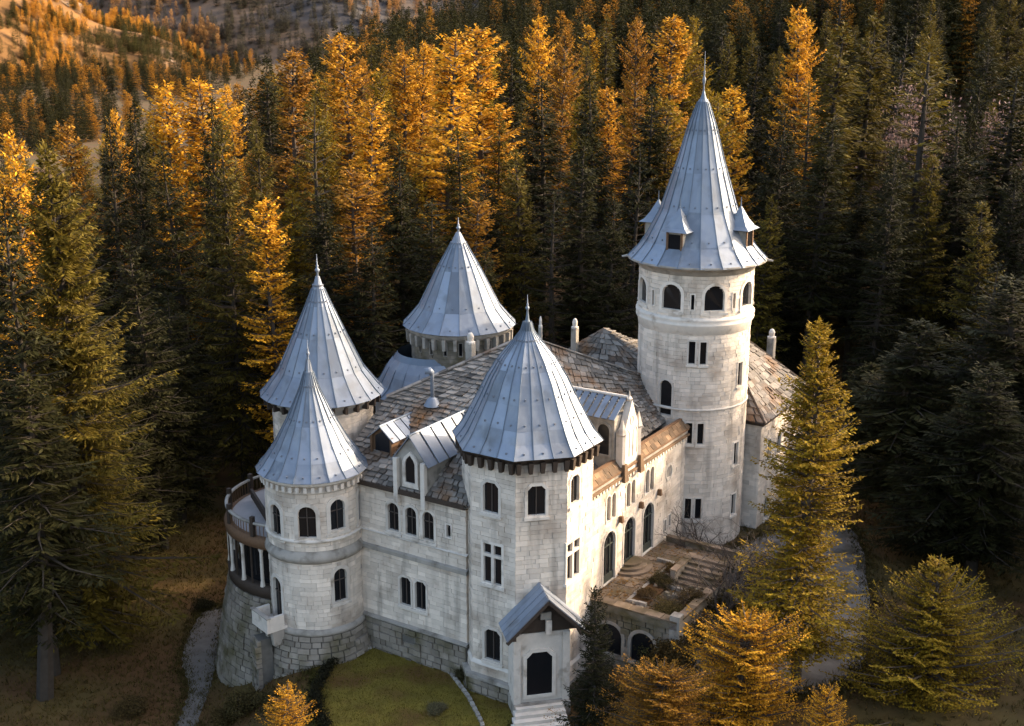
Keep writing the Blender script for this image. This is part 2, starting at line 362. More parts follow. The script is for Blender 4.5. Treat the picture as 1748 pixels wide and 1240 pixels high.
# ---- front left round tower
FLC, FLR = (-12.75, -3.85), 2.9
mp = cylm(FLC, FLR); sA = lambda deg, R=FLR: R_(deg)*R
fl = MB().lathe(FLC, [(FLR-.3, -1), (FLR-.3, 10.2)], 48).build('tower_shaft', 'mortar', castle, True, 'front left round tower shaft')
wins = [(-101, 7.7, .95, 1.9, 'arch'), (-57.5, 7.84, 1.05, 1.95, 'arch'), (-20.5, 8.1, .95, 1.9, 'arch'), (24, 8.1, .95, 1.9, 'arch'), (-145, 7.7, .95, 1.9, 'arch')]
low = [(-106, 2.55, .9, 2.7, 'arch'), (-20.5, 3.6, .85, 2.1, 'arch')]
cu = [c for d, z, w, h, t in wins+low for c in cuts_of(sA(d), z, w, h, t)]
stones(fl, mp, sA(-200), sA(60), .85, 5.25, cu, seg=.45); stones(fl, mp, sA(-200), sA(60), 5.95, 9.55, cu, seg=.45)
for d, z, w, h, t in wins: window(mp, sA(d), z, w, h, t, sur=.24, bars='cross')
for d, z, w, h, t in low: window(mp, sA(d), z, w, h, t, sur=.2, bars='cross', sill=d > -50)
ring('belt_course', FLC, [(FLR-.1, 5.1), (FLR+.08, 5.2), (FLR+.2, 5.42), (FLR+.2, 5.56), (FLR+.1, 5.75), (FLR-.1, 6.0)], 'ledge')
ring('sill_course', FLC, [(FLR-.1, 6.45), (FLR+.1, 6.52), (FLR+.1, 6.66), (FLR-.1, 6.72)], 'trim')
ring('plinth_course', FLC, [(FLR-.1, .95), (FLR+.14, .85), (FLR+.2, .68), (FLR+.2, .55), (FLR, .5)], 'ledge')
co = ring('cornice', FLC, [(FLR-.1, 9.5), (FLR+.05, 9.6), (FLR+.05, 9.72), (FLR+.02, 9.74), (FLR+.02, 10.08), (FLR+.26, 10.1), (FLR+.3, 10.3), (FLR+.1, 10.4)], 'trim')
for i in range(44):
    a = 360*i/44; th = R_(a)
    if facing(cylm(FLC, FLR), th*FLR, 10) < -.1: continue
    q = np.array([math.cos(th), math.sin(th), 0]); MB().box((FLC[0]+q[0]*(FLR+.13), FLC[1]+q[1]*(FLR+.13), 9.9), (.10, .13, .17), [np.cross((0, 0, 1), q), q, (0, 0, 1)]).build('bracket', 'trim', co)
sp = spire(FLC, [(3.38, 10.38), (3.0, 10.75), (2.15, 11.95), (1.32, 13.5), (.6, 15.1), (.22, 16.25), (.06, 17.1)], 20, [10.38, 11.3, 13.2, 15.1, 16.9], 40, 4, 'slim front left conical spire')
finial(FLC, 17.0, 18.2, sp, .05)
# balcony on the front left tower
th = R_(-108); q = np.array([math.cos(th), math.sin(th), 0]); tt = np.array([-q[1], q[0], 0]); ax = [tt, q, (0, 0, 1)]
bo = np.array([*FLC, 0])+q*(FLR+.55)
bal = MB().box(bo+np.array([0, 0, .95]), (.95, .68, .1), ax).build('balcony', 'trim', castle, label='small stone balcony below the tower window')
MB().box(bo+q*.58+np.array([0, 0, 1.42]), (.95, .09, .37), ax).build('parapet', 'trim', bal)
for k in (-1, 1): MB().box(bo+tt*k*.86+np.array([0, 0, 1.42]), (.09, .48, .37), ax).build('parapet', 'trim', bal)
MB().box(bo+q*.58+np.array([0, 0, 1.83]), (1.02, .14, .04), ax).build('coping', 'ledge', bal)
for k in (-1, 0, 1): MB().box(bo+tt*k*.7-q*.12+np.array([0, 0, .35]), (.13, .32, .5), ax, taper=1.35).build('corbel', 'ledge', bal)
# rubble base of the tower
rb = MB().lathe(FLC, [(4.0, -7), (3.45, -1.5), (2.95, .5), (2.5, .55)], 40).build('tower_base', 'rubblecore', castle, True, 'rough stone base of the front left tower')
def cone_map(c, z0, z1, r0, r1, k=6.): return lambda s, z, d=0.: np.array([c[0]+(r0+(r1-r0)*(z-z0)/(z1-z0)+d)*math.cos(s/k), c[1]+(r0+(r1-r0)*(z-z0)/(z1-z0)+d)*math.sin(s/k), z])
stones(rb, cone_map(FLC, -1.5, .52, 3.6, 3.1, 3.), R_(-150)*3, R_(30)*3, -1.5, .52, (), ch=.36, ls=(.35, .8), rough=.07, seg=.4, gap=.05, mt='rubble', deep=.25)
stones(rb, cone_map(FLC, -5, -1.5, 4.0, 3.6, 3.), R_(-150)*3, R_(30)*3, -5, -1.5, (), ch=.42, ls=(.4, .9), rough=.09, seg=.5, gap=.06, mt='rubble', deep=.25)
bt = MB().box((-14.1, -7.5, -2.2), (.55, .5, 2.4), [(math.cos(-.5), math.sin(-.5), 0), (-math.sin(-.5), math.cos(-.5), 0), (0, 0, 1)], taper=.8).build('buttress', 'rubblecore', castle)
bf_ = flat((-14.1+.6*math.sin(-.5), -7.5-.6*math.cos(-.5)), (math.cos(-.5), math.sin(-.5)), (math.sin(-.5), -math.cos(-.5))); stones(bt, bf_, -.6, .6, -4.5, .2, (), ch=.4, ls=(.3, .7), rough=.08, seg=0, gap=.05, mt='rubble', deep=.3)
# ---- veranda between the left towers
VC, VR, VA = (-16.0, -.6), 5.35, dict(a0=-268., a1=-76.)
ver = MB().lathe(VC, [(VR-.5, 1.8), (VR-.5, 5.3)], 48, **VA).build('veranda', 'glass', castle, True, 'semicircular glazed veranda with brown railing')
MB().lathe(VC, [(0.2, 5.75), (VR-.1, 5.7)], 48, **VA).build('deck', 'deck', ver)
MB().lathe(VC, [(VR-.25, 4.95), (VR+.12, 5.05), (VR+.16, 5.5), (VR+.02, 5.7), (VR-.3, 5.72)], 60, **VA).build('roof_edge', 'brown', ver, True)
MB().lathe(VC, [(VR-.12, 1.75), (VR+.1, 1.8), (VR+.12, 2.5), (VR-.1, 2.55), (VR-.5, 2.5)], 60, **VA).build('sill_band', 'wood', ver, True)
rail = MB().lathe(VC, [(VR-.14, 6.55), (VR+.06, 6.53), (VR+.06, 6.65), (VR-.14, 6.67), (VR-.14, 6.55)], 60, **VA).build('railing', 'ledge', ver, True)
for i in range(64):
    th = R_(-78-i*3); p = (VC[0]+(VR-.04)*math.cos(th), VC[1]+(VR-.04)*math.sin(th))
    if i % 10 == 4: MB().span(p[0]-.12, p[0]+.12, p[1]-.12, p[1]+.12, 5.7, 7.0).build('post', 'wood', rail)
    else: MB().tube([(p[0], p[1], 5.7), (p[0], p[1], 6.58)], [.035, .035], 4).build('baluster', 'brown', rail)
    if i % 6 == 2 and i < 45: MB().tube([(p[0], p[1], 2.5), (p[0], p[1], 2.9), (p[0], p[1], 4.7), (p[0], p[1], 5.0)], [.17, .11, .10, .17], 8).build('column', 'trim', ver)
    if i % 6 == 5 and i < 45: MB().tube([(p[0], p[1], 2.5), (p[0], p[1], 5.0)], [.06, .06], 5).build('window_post', 'wood', ver)
MB().box((-18.3, -2.9, 6.2), (2.4, .08, .28), [(math.cos(2.55), math.sin(2.55), 0), (-math.sin(2.55), math.cos(2.55), 0), (0, 0, 1)]).build('deck_divider', 'wood', ver)
VB = dict(a0=-270., a1=-66.)
vb = MB().lathe(VC, [(7.4, -9), (6.6, -5), (5.9, -1.), (5.3, 1.8), (4.8, 1.85)], 56, **VB).build('retaining_wall', 'rubblecore', castle, True, 'tall curved rubble wall under the veranda')
for (z0, z1, r0, r1) in [(-6.2, -3.6, 6.82, 6.37), (-3.6, -1., 6.37, 5.95), (-1., 1.75, 5.95, 5.38)]:
    mpv = (lambda z0, z1, r0, r1: lambda s, z, d=0.: np.array([VC[0]+(r0+(r1-r0)*(z-z0)/(z1-z0)+.1+d)*math.cos(s/6), VC[1]+(r0+(r1-r0)*(z-z0)/(z1-z0)+.1+d)*math.sin(s/6), z]))(z0, z1, r0, r1)
    stones(vb, mpv, R_(-250)*6, R_(-68)*6, z0, z1, (), ch=.36, ls=(.35, .8), rough=.05, seg=.45, gap=.045, mt='rubble', deep=.25)
# ---- back left round tower
BLC, BLR = (-16.05, 1.0), 3.2
bl = MB().lathe(BLC, [(BLR-.3, 0), (BLR-.3, 13)], 48).build('tower_shaft', 'mortar', castle, True, 'back left round tower shaft')
stones(bl, cylm(BLC, BLR), R_(-200)*BLR, R_(60)*BLR, 6.3, 12.6, (), seg=.45)
ring('cornice', BLC, [(BLR-.1, 12.4), (BLR+.12, 12.6), (BLR+.12, 12.8), (BLR+.35, 12.95), (BLR+.35, 13.15)], 'ledge')
for i in range(28):
    th = R_(360*i/28)
    if facing(cylm(BLC, BLR), th*BLR, 12) < -.1: continue
    q = np.array([math.cos(th), math.sin(th), 0]); MB().box((BLC[0]+q[0]*(BLR+.25), BLC[1]+q[1]*(BLR+.25), 12.85), (.09, .28, .22), [np.cross((0, 0, 1), q), q, (0, 0, 1)]).build('bracket', 'wood', castle)
sp = spire(BLC, [(3.95, 13.25), (3.6, 13.6), (2.7, 14.75), (1.6, 17.1), (.8, 18.9), (.3, 20.1), (.07, 20.85)], 20, [13.25, 14.8, 17.0, 18.9, 19.9, 20.7], 40, 0, 'broad back left conical spire')
finial(BLC, 20.75, 22.1, sp, .07)
# ---- back centre round tower
BCC, BCR = (-13.05, 12.1), 3.35
bc = MB().lathe(BCC, [(BCR-.3, 6), (BCR-.3, 15.6)], 48).build('tower_shaft', 'mortar', castle, True, 'back round tower shaft behind the slate roof')
mpc = cylm(BCC, BCR)
slits = [(-90+18*i, 14.75, .22, .9, 'rect') for i in range(-5, 7)]
stones(bc, mpc, R_(-200)*BCR, R_(60)*BCR, 10, 15.3, [c for d, z, w, h, t in slits for c in cuts_of(R_(d)*BCR, z, w, h, t)], seg=.45, mt='rubble')
for d, z, w, h, t in slits: window(mpc, R_(d)*BCR, z, w, h, t, sur=.04, bars=None, sill=False, name='slit_window', smat='ledge')
ring('cornice', BCC, [(BCR-.1, 15.2), (BCR+.1, 15.35), (BCR+.38, 15.6), (BCR+.38, 15.8)], 'ledge')
for i in range(30):
    th = R_(360*i/30)
    if facing(mpc, th*BCR, 14) < -.1: continue
    q = np.array([math.cos(th), math.sin(th), 0]); MB().box((BCC[0]+q[0]*(BCR+.16), BCC[1]+q[1]*(BCR+.16), 15.1), (.1, .2, .38), [np.cross((0, 0, 1), q), q, (0, 0, 1)], taper=1.2).build('bracket', 'ledge', castle)
sp = spire(BCC, [(3.95, 15.85), (3.55, 16.25), (2.78, 17.15), (1.45, 19.8), (.65, 21.2), (.06, 22.35)], 18, [15.85, 17.1, 19.7, 21.2, 22.2], 36, 5, 'back conical spire behind the slate roof')
finial(BCC, 22.25, 23.2, sp, .07)
ringc = spire((-14.3, 10.8), [(4.6, 11.3), (3.9, 11.9), (3.3, 13.0), (2.6, 14.0)], 20, [11.3, 12.6, 13.6], 32, 0, 'skirt roof around the back tower', stud=False)
MB().lathe((-14.3, 10.8), [(4.2, 6), (4.2, 11.4)], 32).build('bay_wall', 'mortar', castle, True)
# ---- octagonal front tower
OC = (0., 0.); OI = 3.5
oc_c = lambda r: r/math.cos(R_(22.5))
oct_ = MB().lathe(OC, [(oc_c(OI-.2), -2), (oc_c(OI-.2), 13.3)], 8, 22.5).build('tower_shaft', 'mortar', castle, False, 'octagonal front tower shaft')
half = OI*math.tan(R_(22.5))
def octf(deg, inr=OI):
    n = np.array([math.cos(R_(deg)), math.sin(R_(deg))]); t = np.array([-n[1], n[0]]); return flat(n*inr, t, n)
W8 = {-90: [(-.15, 10.82, 1.0, 1.75, 'shoulder', None), (-.06, 6.87, 1.2, 2.35, 'rect', 'stone'), (-.09, 1.85, 1.05, 1.9, 'shoulder', None)],
      -45: [(-.27, 10.88, 1.0, 1.7, 'shoulder', None)],
      0: [(-.62, 11.15, .95, 1.6, 'shoulder', None), (-.72, 6.97, 1.35, 2.2, 'rect', 'stone')]}
for d in (-180, -135, -90, -45, 0, 45):
    f = octf(d); cu = [c for s, z, w, h, t, b in W8.get(d, []) for c in cuts_of(s, z, w, h, t)]
    stones(oct_, f, -half, half, .55, 13.1, cu, seg=0)
    for s, z, w, h, t, b in W8.get(d, []):
        window(f, s, z, w, h, t, sur=.16, bars=b or 'one')
    stones(oct_, flat(np.array([math.cos(R_(d)), math.sin(R_(d))])*(OI+.12), [-math.sin(R_(d)), math.cos(R_(d))], [math.cos(R_(d)), math.sin(R_(d))]), -half-.05, half+.05, -.15, .5, (), ch=.33, seg=0)
ob = MB().lathe(OC, [(oc_c(OI-.05), .72), (oc_c(OI+.04), .62), (oc_c(OI+.13), .5), (oc_c(OI+.13), .44)], 8, 22.5).build('plinth_course', 'trim', castle)
MB().lathe(OC, [(oc_c(OI+.1), -.1), (oc_c(OI+.42), -.15), (oc_c(OI+.45), -.34), (oc_c(OI+.35), -.4)], 8, 22.5).build('plinth_course', 'ledge', castle)
obr = MB().lathe(OC, [(oc_c(OI+.15), -.3), (oc_c(OI+.5), -4)], 8, 22.5).build('tower_base', 'rubblecore', castle, label='rough stone base of the octagonal tower')
for d in (-135, -90, -45, 0): stones(obr, octf(d, OI+.42), -half-.1, half+.1, -3.2, -.38, (), ch=.42, ls=(.4, .95), rough=.06, seg=0, gap=.05, mt='rubble')
OE = 4.32
sp = spire(OC, [(OE, 13.42), (3.75, 14.1), (3.28, 14.95), (2.85, 15.75), (2.25, 17.0), (1.55, 18.1), (.88, 18.9), (.36, 19.55), (.16, 20.2), (.05, 21.0)], 8, [13.42, 14.75, 16.0, 17.6, 18.9, 19.6], 8, 22.5, 'bell shaped octagonal front spire', poly=3)
finial(OC, 20.6, 21.6, sp, .05)
sof = MB().lathe(OC, [(oc_c(OI-.1), 12.95), (oc_c(OI+.08), 13.0), (oc_c(OI+.1), 13.2), (oc_c(OI+.45), 13.32), (oc_c(OI+.5), 13.4)], 8, 22.5).build('eave_board', 'wood', castle)
for d in range(0, 360, 45):
    if facing(octf(d), 0, 13) < -.25: continue
    f = octf(d)
    for k in range(5):
        s = (k-2)*half*.46; n = f(0, 0, 1)-f(0, 0, 0); t = f(1, 0, 0)-f(0, 0, 0)
        MB().box(f(s, 12.86, .2), (.095, .13, .32), [t, n, np.array([0, 0, 1.])], taper=1.5).build('bracket', 'wood', castle)
# ---- left facade
core = MB().prism([(-12, -2.62), (1.4, -2.62), (2.62, -1.4), (2.62, 16.5), (-12, 16.5)], -3, 9.6).build('castle_block', 'mortar', castle)
lf = flat((0, -2.85), (1, 0), (0, -1))
tri = [(-7.5, 7.82, .8, 1.75, 'arch'), (-6.2, 7.82, .8, 1.75, 'arch'), (-4.95, 7.82, .8, 1.75, 'arch')]
pair = [(-6.74, 3.2, .8, 1.8, 'shoulder'), (-5.62, 3.2, .8, 1.8, 'shoulder')]
slit = [(-3.5, 7.83, .3, .75, 'rect')]; bas = [(-6.5, .12, .9, .45, 'rect')]
cu = [c for s, z, w, h, t in tri+pair+slit for c in cuts_of(s, z, w, h, t)]
stones(core, lf, -10.4, -2.3, 1.05, 5.35, cu, seg=0); stones(core, lf, -10.4, -2.3, 5.7, 9.5, cu, seg=0)
for s, z, w, h, t in tri: window(lf, s, z, w, h, t, sur=.17, bars='cross', sill=True)
for s, z, w, h, t in pair: window(lf, s, z, w, h, t, sur=.13, bars='one', sill=True)
for s, z, w, h, t in slit: window(lf, s, z, w, h, t, sur=.1, bars=None, sill=False, name='slit_window')
window(lf, bas[0][0], bas[0][1], .9, .45, 'rect', sur=.12, bars=None, sill=False, name='cellar_window', proud=.1, smat='ledge')
lfl = lambda z0, z1, d, nm, m: MB().add([lf(s, z, dd) for s in (-10.4, -2.2) for z, dd in ((z0, -.1), (z0+.06, d), (z1-.1, d), (z1, -.1))], [(k, k+4, k+5, k+1) for k in range(3)]).build(nm, m, castle)
lfl(5.33, 5.74, .15, 'belt_course', 'ledge'); lfl(6.5, 6.68, .1, 'sill_course', 'trim'); lfl(.82, 1.07, .2, 'plinth_course', 'ledge'); lfl(9.42, 9.85, .3, 'cornice', 'wood')
base = MB().span(-10.5, -2.3, -2.95, -2.4, -3, .85).build('wall_base', 'rubblecore', castle, label='rough stone base of the left facade')
stones(base, flat((0, -3.03), (1, 0), (0, -1)), -10.4, -2.3, -2., .82, [(-6.98, -6.02, -.12, .36)], ch=.4, ls=(.35, .9), rough=.06, seg=0, gap=.05, mt='rubble')
MB().tube([(-10.05, -2.98, 1), (-10.05, -2.98, 9.6)], [.06, .06], 6).build('downpipe', 'seam', castle)
# ---- right facade
RN0 = random.Random(11); rf = flat((2.9, 0), (0, 1), (1, 0))
ups = [(4.55, 8.05, .5, 1.6, 'arch'), (5.2, 8.05, .5, 1.6, 'arch'), (7.1, 8.08, .5, 1.6, 'arch'), (7.75, 8.08, .5, 1.6, 'arch'), (9.7, 8.12, .5, 1.6, 'arch'), (10.35, 8.12, .5, 1.6, 'arch')]
doors = [(4.8, 4.85, 1.5, 3.3, 'arch'), (7.43, 4.85, 1.5, 3.3, 'arch'), (10.05, 4.9, 1.5, 3.3, 'arch')]
small = [(12.55, 4.1, .3, .8, 'rect'), (13.2, 4.25, .3, .8, 'rect'), (2.0, 6.9, .6, 1.5, 'rect')]
rnd_ = [(12.9, 7.75, .8, 1.0, 'round')]
cu = [c for s, z, w, h, t in ups+doors+small+rnd_ for c in cuts_of(s, z, w, h, t)]
stones(core, rf, .8, 15.6, 3.0, 9.5, cu, seg=0, ls=(.5, 1.2), gap=.012); stones(core, rf, .8, 15.6, -1, 3.0, (), seg=0)
for s, z, w, h, t in ups: window(rf, s, z, w, h, t, sur=.1, bars='one', sill=False, frame='trim')
for s, z, w, h, t in doors: window(rf, s, z, w, h, t, sur=.14, bars='door', sill=False, frame='green', pane='glass', name='french_door')
for s, z, w, h, t in small: window(rf, s, z, w, h, t, sur=.08, bars=None, sill=False)
for s, z, w, h, t in rnd_: window(rf, s, z, w, h, t, sur=.12, bars=None, sill=False, pane='ledge', name='round_niche', depth=.08)
for k in (6.0, 8.72, 11.3): MB().box(rf(k, 6.9, .14), (.16, .12, .2), taper=.7).build('wall_lantern', 'brown', castle)
MB().tube([(2.98, 1.75, 2), (2.98, 1.75, 9.5)], [.06, .06], 6).build('downpipe', 'frame', castle)
par = MB().span(2.5, 3.0, 1.0, 15.4, 9.72, 10.12).build('parapet', 'ledge', castle, label='rust tiled parapet along the right facade')
MB().span(2.98, 3.1, 1.0, 15.4, 9.98, 10.12).build('moulding', 'brown', par)
for rw in range(2):
    for i in range(26):
        b0 = 1.3+i*.55+.2*rw; MB().box((2.95-.27*rw, b0+.27, 10.22+.27*rw+RN0.uniform(-.02, .02)), (.2, .262, .03), [(math.cos(.82), RN0.uniform(-.03, .03), -math.sin(.82)), (0, 1, 0), (math.sin(.82), 0, math.cos(.82))], 0, RN0.random()).build('coping_tile', 'tile', par)
MB().span(2.42, 2.62, 1.0, 15.4, 9.75, 10.7).build('back_wall', 'brown', par)
MB().span(2.85, 3.16, 1.0, 15.4, 9.6, 9.74).build('cornice', 'tile', castle)
for i in range(36): MB().span(2.88, 3.1, 1.6+i*.38, 1.8+i*.38, 9.36, 9.6).build('dentil', 'trim', par)
MB().add([(-3, -2, 9.75), (2.6, -2, 9.75), (2.6, 16, 9.75), (-3, 16, 9.75)], [(0, 1, 2, 3)]).build('roof_terrace', 'floor', castle)
# ---- slate roofs
SLATES = []
def slope(part, e0, e1, top0, top1, ch=.38, ls=(.3, .75), clip=None, seed=0):
    """slabs on the quad e0-e1 (eave) to top0-top1"""
    e0, e1, t0, t1 = (np.array(q, float) for q in (e0, e1, top0, top1)); rnd = random.Random(seed)
    n = np.cross(e1-e0, (t0+t1)/2-e0); n /= np.linalg.norm(n); n = n if n[2] > 0 else -n
    H = np.linalg.norm((t0+t1)/2-(e0+e1)/2); rows = max(1, int(H/ch))
    for r in range(rows):
        f0, f1 = r/rows, min(1, (r+1.25)/rows); A0, B0 = e0+(t0-e0)*f0, e1+(t1-e1)*f0; A1, B1 = e0+(t0-e0)*f1, e1+(t1-e1)*f1
        Lr = np.linalg.norm(B0-A0)
        if Lr < .15: continue
        s = 0.
        while s < Lr-.05:
            l = rnd.uniform(*ls); e = s+l if s+l < Lr-.2 else Lr
            g = .03; x0, x1 = (s+g)/Lr, (e-g)/Lr; dz = rnd.uniform(.07, .16); tw = rnd.uniform(-.04, .04); jt = rnd.uniform(-.07, .07)*(A1-A0)
            lo0, lo1, hi0, hi1 = A0+(B0-A0)*x0+jt, A0+(B0-A0)*x1+jt*.6, A1+(B1-A1)*x0, A1+(B1-A1)*x1
            c1 = lo0*.93+lo1*.07; c2 = lo1*.93+lo0*.07; cut = rnd.uniform(.02, .16)
            up = (hi0-lo0); up = up/np.linalg.norm(up)
            bot = [lo0+up*cut, c1, c2, lo1+up*rnd.uniform(.02, .16), hi1, hi0]
            hh = [dz+tw, dz+tw, dz-tw, dz-tw, .015, .015]
            vs = [p+n*h for p, h in zip(bot, hh)]+[p-n*.02 for p in bot[:4]]
            fs = [(0, 1, 2, 3, 4, 5), (0, 6, 7, 1), (1, 7, 8, 2), (2, 8, 9, 3), (0, 5, 6), (3, 9, 4)]
            mid = (lo0+hi1)/2; w = camL-mid; D = np.linalg.norm(w); fc = float(n@w)/D
            if fc > -.15 and (clip is None or clip(mid)): SLATES.append((max(fc, 0)*np.linalg.norm(lo1-lo0)*ch/D**2, vs, fs, min(1, max(0, rnd.gauss(.5, .25))), part))
            s = e
def flush_slates():
    SLATES.sort(key=lambda q: -q[0]); rest = {}
    for i, (sz, vs, fs, t, part) in enumerate(SLATES):
        if i < 298: MB().add(vs, fs, 0, t).build('slate', 'slate', part)
        else: rest.setdefault(part.name, (part, MB()))[1].add(vs, fs, 0, t)
    for nm, (part, mb) in rest.items(): mb.build('slate_rows', 'slate', part, kind='stuff')
AP = np.array([-5.43, 8.54, 16.64]); EL = np.array([-17.2, -3.05, 9.72]); ER = np.array([3.0, -3.05, 9.72])
RL = np.array([-12.63, 2.06, 12.75])                     # where the hip meets the left tower
RE = np.array([1.5, 17.2, 10.35]); RC = np.array([1.5, -2.0, 10.35]); RT = np.array([-.81, 16.89, 12.59])
FL0 = np.array([-12.0, -3.05, 9.72]); FLT = np.array([-12.0, 2.5, 13.05])
FC = np.array([1.5, -3.05, 9.72])
rcore = MB(); dn = np.array([0, 0, -.05])
rcore.add([FL0+dn, FC+dn, AP+dn, FLT+dn], [(0, 1, 2, 3)]); rcore.add([FC+dn, RE+dn, RT+dn, AP+dn], [(0, 1, 2, 3)])
BKc = np.array([-11.5, 17, 10.]); rcore.add([AP+dn, RT+dn, BKc+dn], [(0, 1, 2)]); rcore.add([AP+dn, BKc+dn, FLT+dn], [(0, 1, 2)])
roof = rcore.build('slate_roof', 'slatecore', castle, label='main roof of rough stone slabs')
# front slope in strips so that slabs follow the hip
slope(roof, FL0, FC, FLT, FLT+(FC-FL0)*((AP[0]+1.0-FLT[0])/(FC[0]-FL0[0])) if False else np.array([-1.75, 2.5, 13.05]), seed=1)
slope(roof, FLT, np.array([-1.75, 2.5, 13.05]), AP, AP+np.array([.05, 0, 0]), seed=2)
slope(roof, FC, RE, AP, RT, ch=.45, seed=3)
for a, b in ((FLT, AP), (AP, RT), (AP, FC)):
    k = 16
    for i in range(k):
        p0, p1 = a+(b-a)*i/k, a+(b-a)*(i+1.06)/k; d = p1-p0; L_ = np.linalg.norm(d); d = d/L_; u = np.cross(d, (0, 0, 1)); u /= np.linalg.norm(u); w = np.cross(u, d)
        MB().box((p0+p1)/2+w*.09, (L_/2, .2, .035), [d, u, w], 0, random.random()).build('ridge_slab', 'slate', roof)
# back roof and right wing
bk = MB(); Bp = np.array([-5.0, 18.2, 15.2]); B1 = np.array([-9.2, 16.2, 12.2]); B2 = np.array([1.2, 17, 12.2]); B3 = np.array([0, 26, 11.0]); B4 = np.array([-11, 24, 11.])
bk.add([B1, B2, B3, B4, Bp], [(0, 1, 4), (1, 2, 4), (2, 3, 4), (3, 0, 4)])
bkr = bk.build('slate_roof', 'slatecore', castle, label='rear pyramid roof of stone slabs'); up = np.array([0, 0, .05])
slope(bkr, B1+up, B2+up, Bp+up, Bp+up+np.array([.05, 0, 0]), seed=4); slope(bkr, B2+up, B3+up, Bp+up, Bp+up+np.array([0, .05, 0]), seed=5)
MB().span(-10, 1.2, 16, 25, 3, 11).build('rear_block', 'mortar', castle)
wg = MB().span(.5, 5.8, 21.2, 30, -1, 9.3).build('wing', 'mortar', castle, label='low right wing behind the tall tower')
wf = flat((0, 21.0), (1, 0), (0, -1)); stones(wg, wf, 3, 6, -.5, 9.2, (), seg=0)
ww = [(1.7, 6.9, .7, 1.7, 'arch'), (3.6, 6.9, .7, 1.7, 'arch'), (1.7, 2.6, .7, 1.7, 'arch')]
wr = flat((6, 21), (0, 1), (1, 0)); stones(wg, wr, 0, 9, -.5, 9.2, [c for s, z, w, h, t in ww for c in cuts_of(s, z, w, h, t)], seg=0)
for s, z, w, h, t in ww: window(wr, s, z, w, h, t, sur=.14)
MB().span(.5, 6.2, 20.8, 30.2, 9.2, 9.42).build('cornice', 'wood', castle)
e = [np.array(q, float) for q in ((-2, 20.6, 9.45), (6.35, 20.6, 9.45), (6.35, 30.4, 9.45), (-2, 30.4, 9.45), (2.1, 24.2, 13.2), (2.1, 27.6, 13.2))]
wro = MB().add(e, [(0, 1, 4), (1, 2, 5, 4), (2, 3, 5), (3, 0, 4, 5)]).build('slate_roof', 'slatecore', castle, label='hipped slab roof of the right wing')
slope(wro, e[0]+up, e[1]+up, e[4]+up, e[4]+up+np.array([.04, 0, 0]), seed=6, ch=.5); slope(wro, e[1]+up, e[2]+up, e[4]+up, e[5]+up, seed=7, ch=.5)
for a, b in ((e[1], e[4]), (e[4], e[5]), (e[5], e[2])):
    MB().tube([a+up*2, b+up*2], [.1, .1], 5).build('hip_cap', 'wood', wro)
# ---- chimneys, vent
def chimney(a, b, z0, z1, w=.3, round_=True):
    o = MB().span(a-w, a+w, b-w, b+w, z0, z1-.5).build('chimney', 'ledge', castle)
    MB().lathe((a, b), [(w*1.25, z1-.55), (w*1.3, z1-.42), (w*.8, z1-.36), (w*.95, z1-.1), (w*.6, z1+.12), (.03, z1+.2)], 10).build('cap', 'trim', o)
chimney(-6.6, 17.0, 12, 15.8, .2); chimney(.9, 30.0, 9, 13.7, .3); chimney(2.6, 31.2, 9, 13.3, .26); chimney(-8.9, 7.4, 13.0, 16.5, .24); chimney(-6.1, 11.5, 15.5, 17.1, .1)
vt = MB().tube([(-8.5, 2.6, 12.9), (-8.5, 2.6, 15.2), (-8.5, 2.6, 15.22)], [.13, .13, .13], 10).build('vent_pipe', 'metal', castle, True)
MB().lathe((-8.5, 2.6), [(.55, 13.1), (.32, 13.5), (.14, 13.65)], 12).build('flashing', 'metal', vt, True)
MB().tube([(-8.5, 2.6, 15.15), (-8.6, 2.5, 15.35), (-8.85, 2.3, 15.3)], [.2, .22, .2], 10).build('cowl', 'metal', vt, True)
# ---- dormers
def ribbed(mb_parent, p00, p10, p11, p01, nm='roof_sheet', rows=6, m='metal'):
    """sheet metal slope p00-p10 eave, p01-p11 ridge with thickness, each sheet its own piece"""
    p00, p10, p11, p01 = (np.array(q, float) for q in (p00, p10, p11, p01)); n = np.cross(p10-p00, p01-p00); n /= np.linalg.norm(n); n = n if n[2] > 0 else -n
    for i in range(rows):
        f0, f1 = i/rows+.012, (i+1)/rows-.012; q = [p00+(p10-p00)*f0, p00+(p10-p00)*f1, p01+(p11-p01)*f1, p01+(p11-p01)*f0]
        h = .03+.012*(i % 2); MB().add([x-n*.03 for x in q]+[x+n*h for x in q], [(4, 5, 6, 7), (0, 1, 5, 4), (1, 2, 6, 5), (2, 3, 7, 6), (3, 0, 4, 7)], 0, random.random()).build(nm, m, mb_parent)
# gothic gable dormer over the left facade
def gable_dormer(a, bf, bk_, hw, ze, zr, zb, label, stone=True, win=None, ov=.25, wallmat='trim'):
    d = MB(); d.add([(a-hw, bf, zb), (a+hw, bf, zb), (a+hw, bf, ze), (a, bf, zr-.06), (a-hw, bf, ze), (a-hw, bk_, zb), (a+hw, bk_, zb), (a+hw, bk_, ze), (a, bk_, zr-.06), (a-hw, bk_, ze)],
                    [(0, 1, 2, 3, 4), (1, 6, 7, 2), (5, 0, 4, 9)])
    o = d.build('dormer', wallmat, castle, label=label); w = hw+.22; zz_ = ze-.22*(zr-ze)/hw
    ribbed(o, (a+w, bf-ov, zz_), (a+w, bk_, zz_), (a, bk_, zr), (a, bf-ov, zr)); ribbed(o, (a-w, bf-ov, zz_), (a-w, bk_, zz_), (a, bk_, zr), (a, bf-ov, zr))
    MB().tube([(a, bf-ov, zr+.05), (a, bk_, zr+.05)], [.07, .07], 6).build('ridge_cap', 'seam', o)
    return o
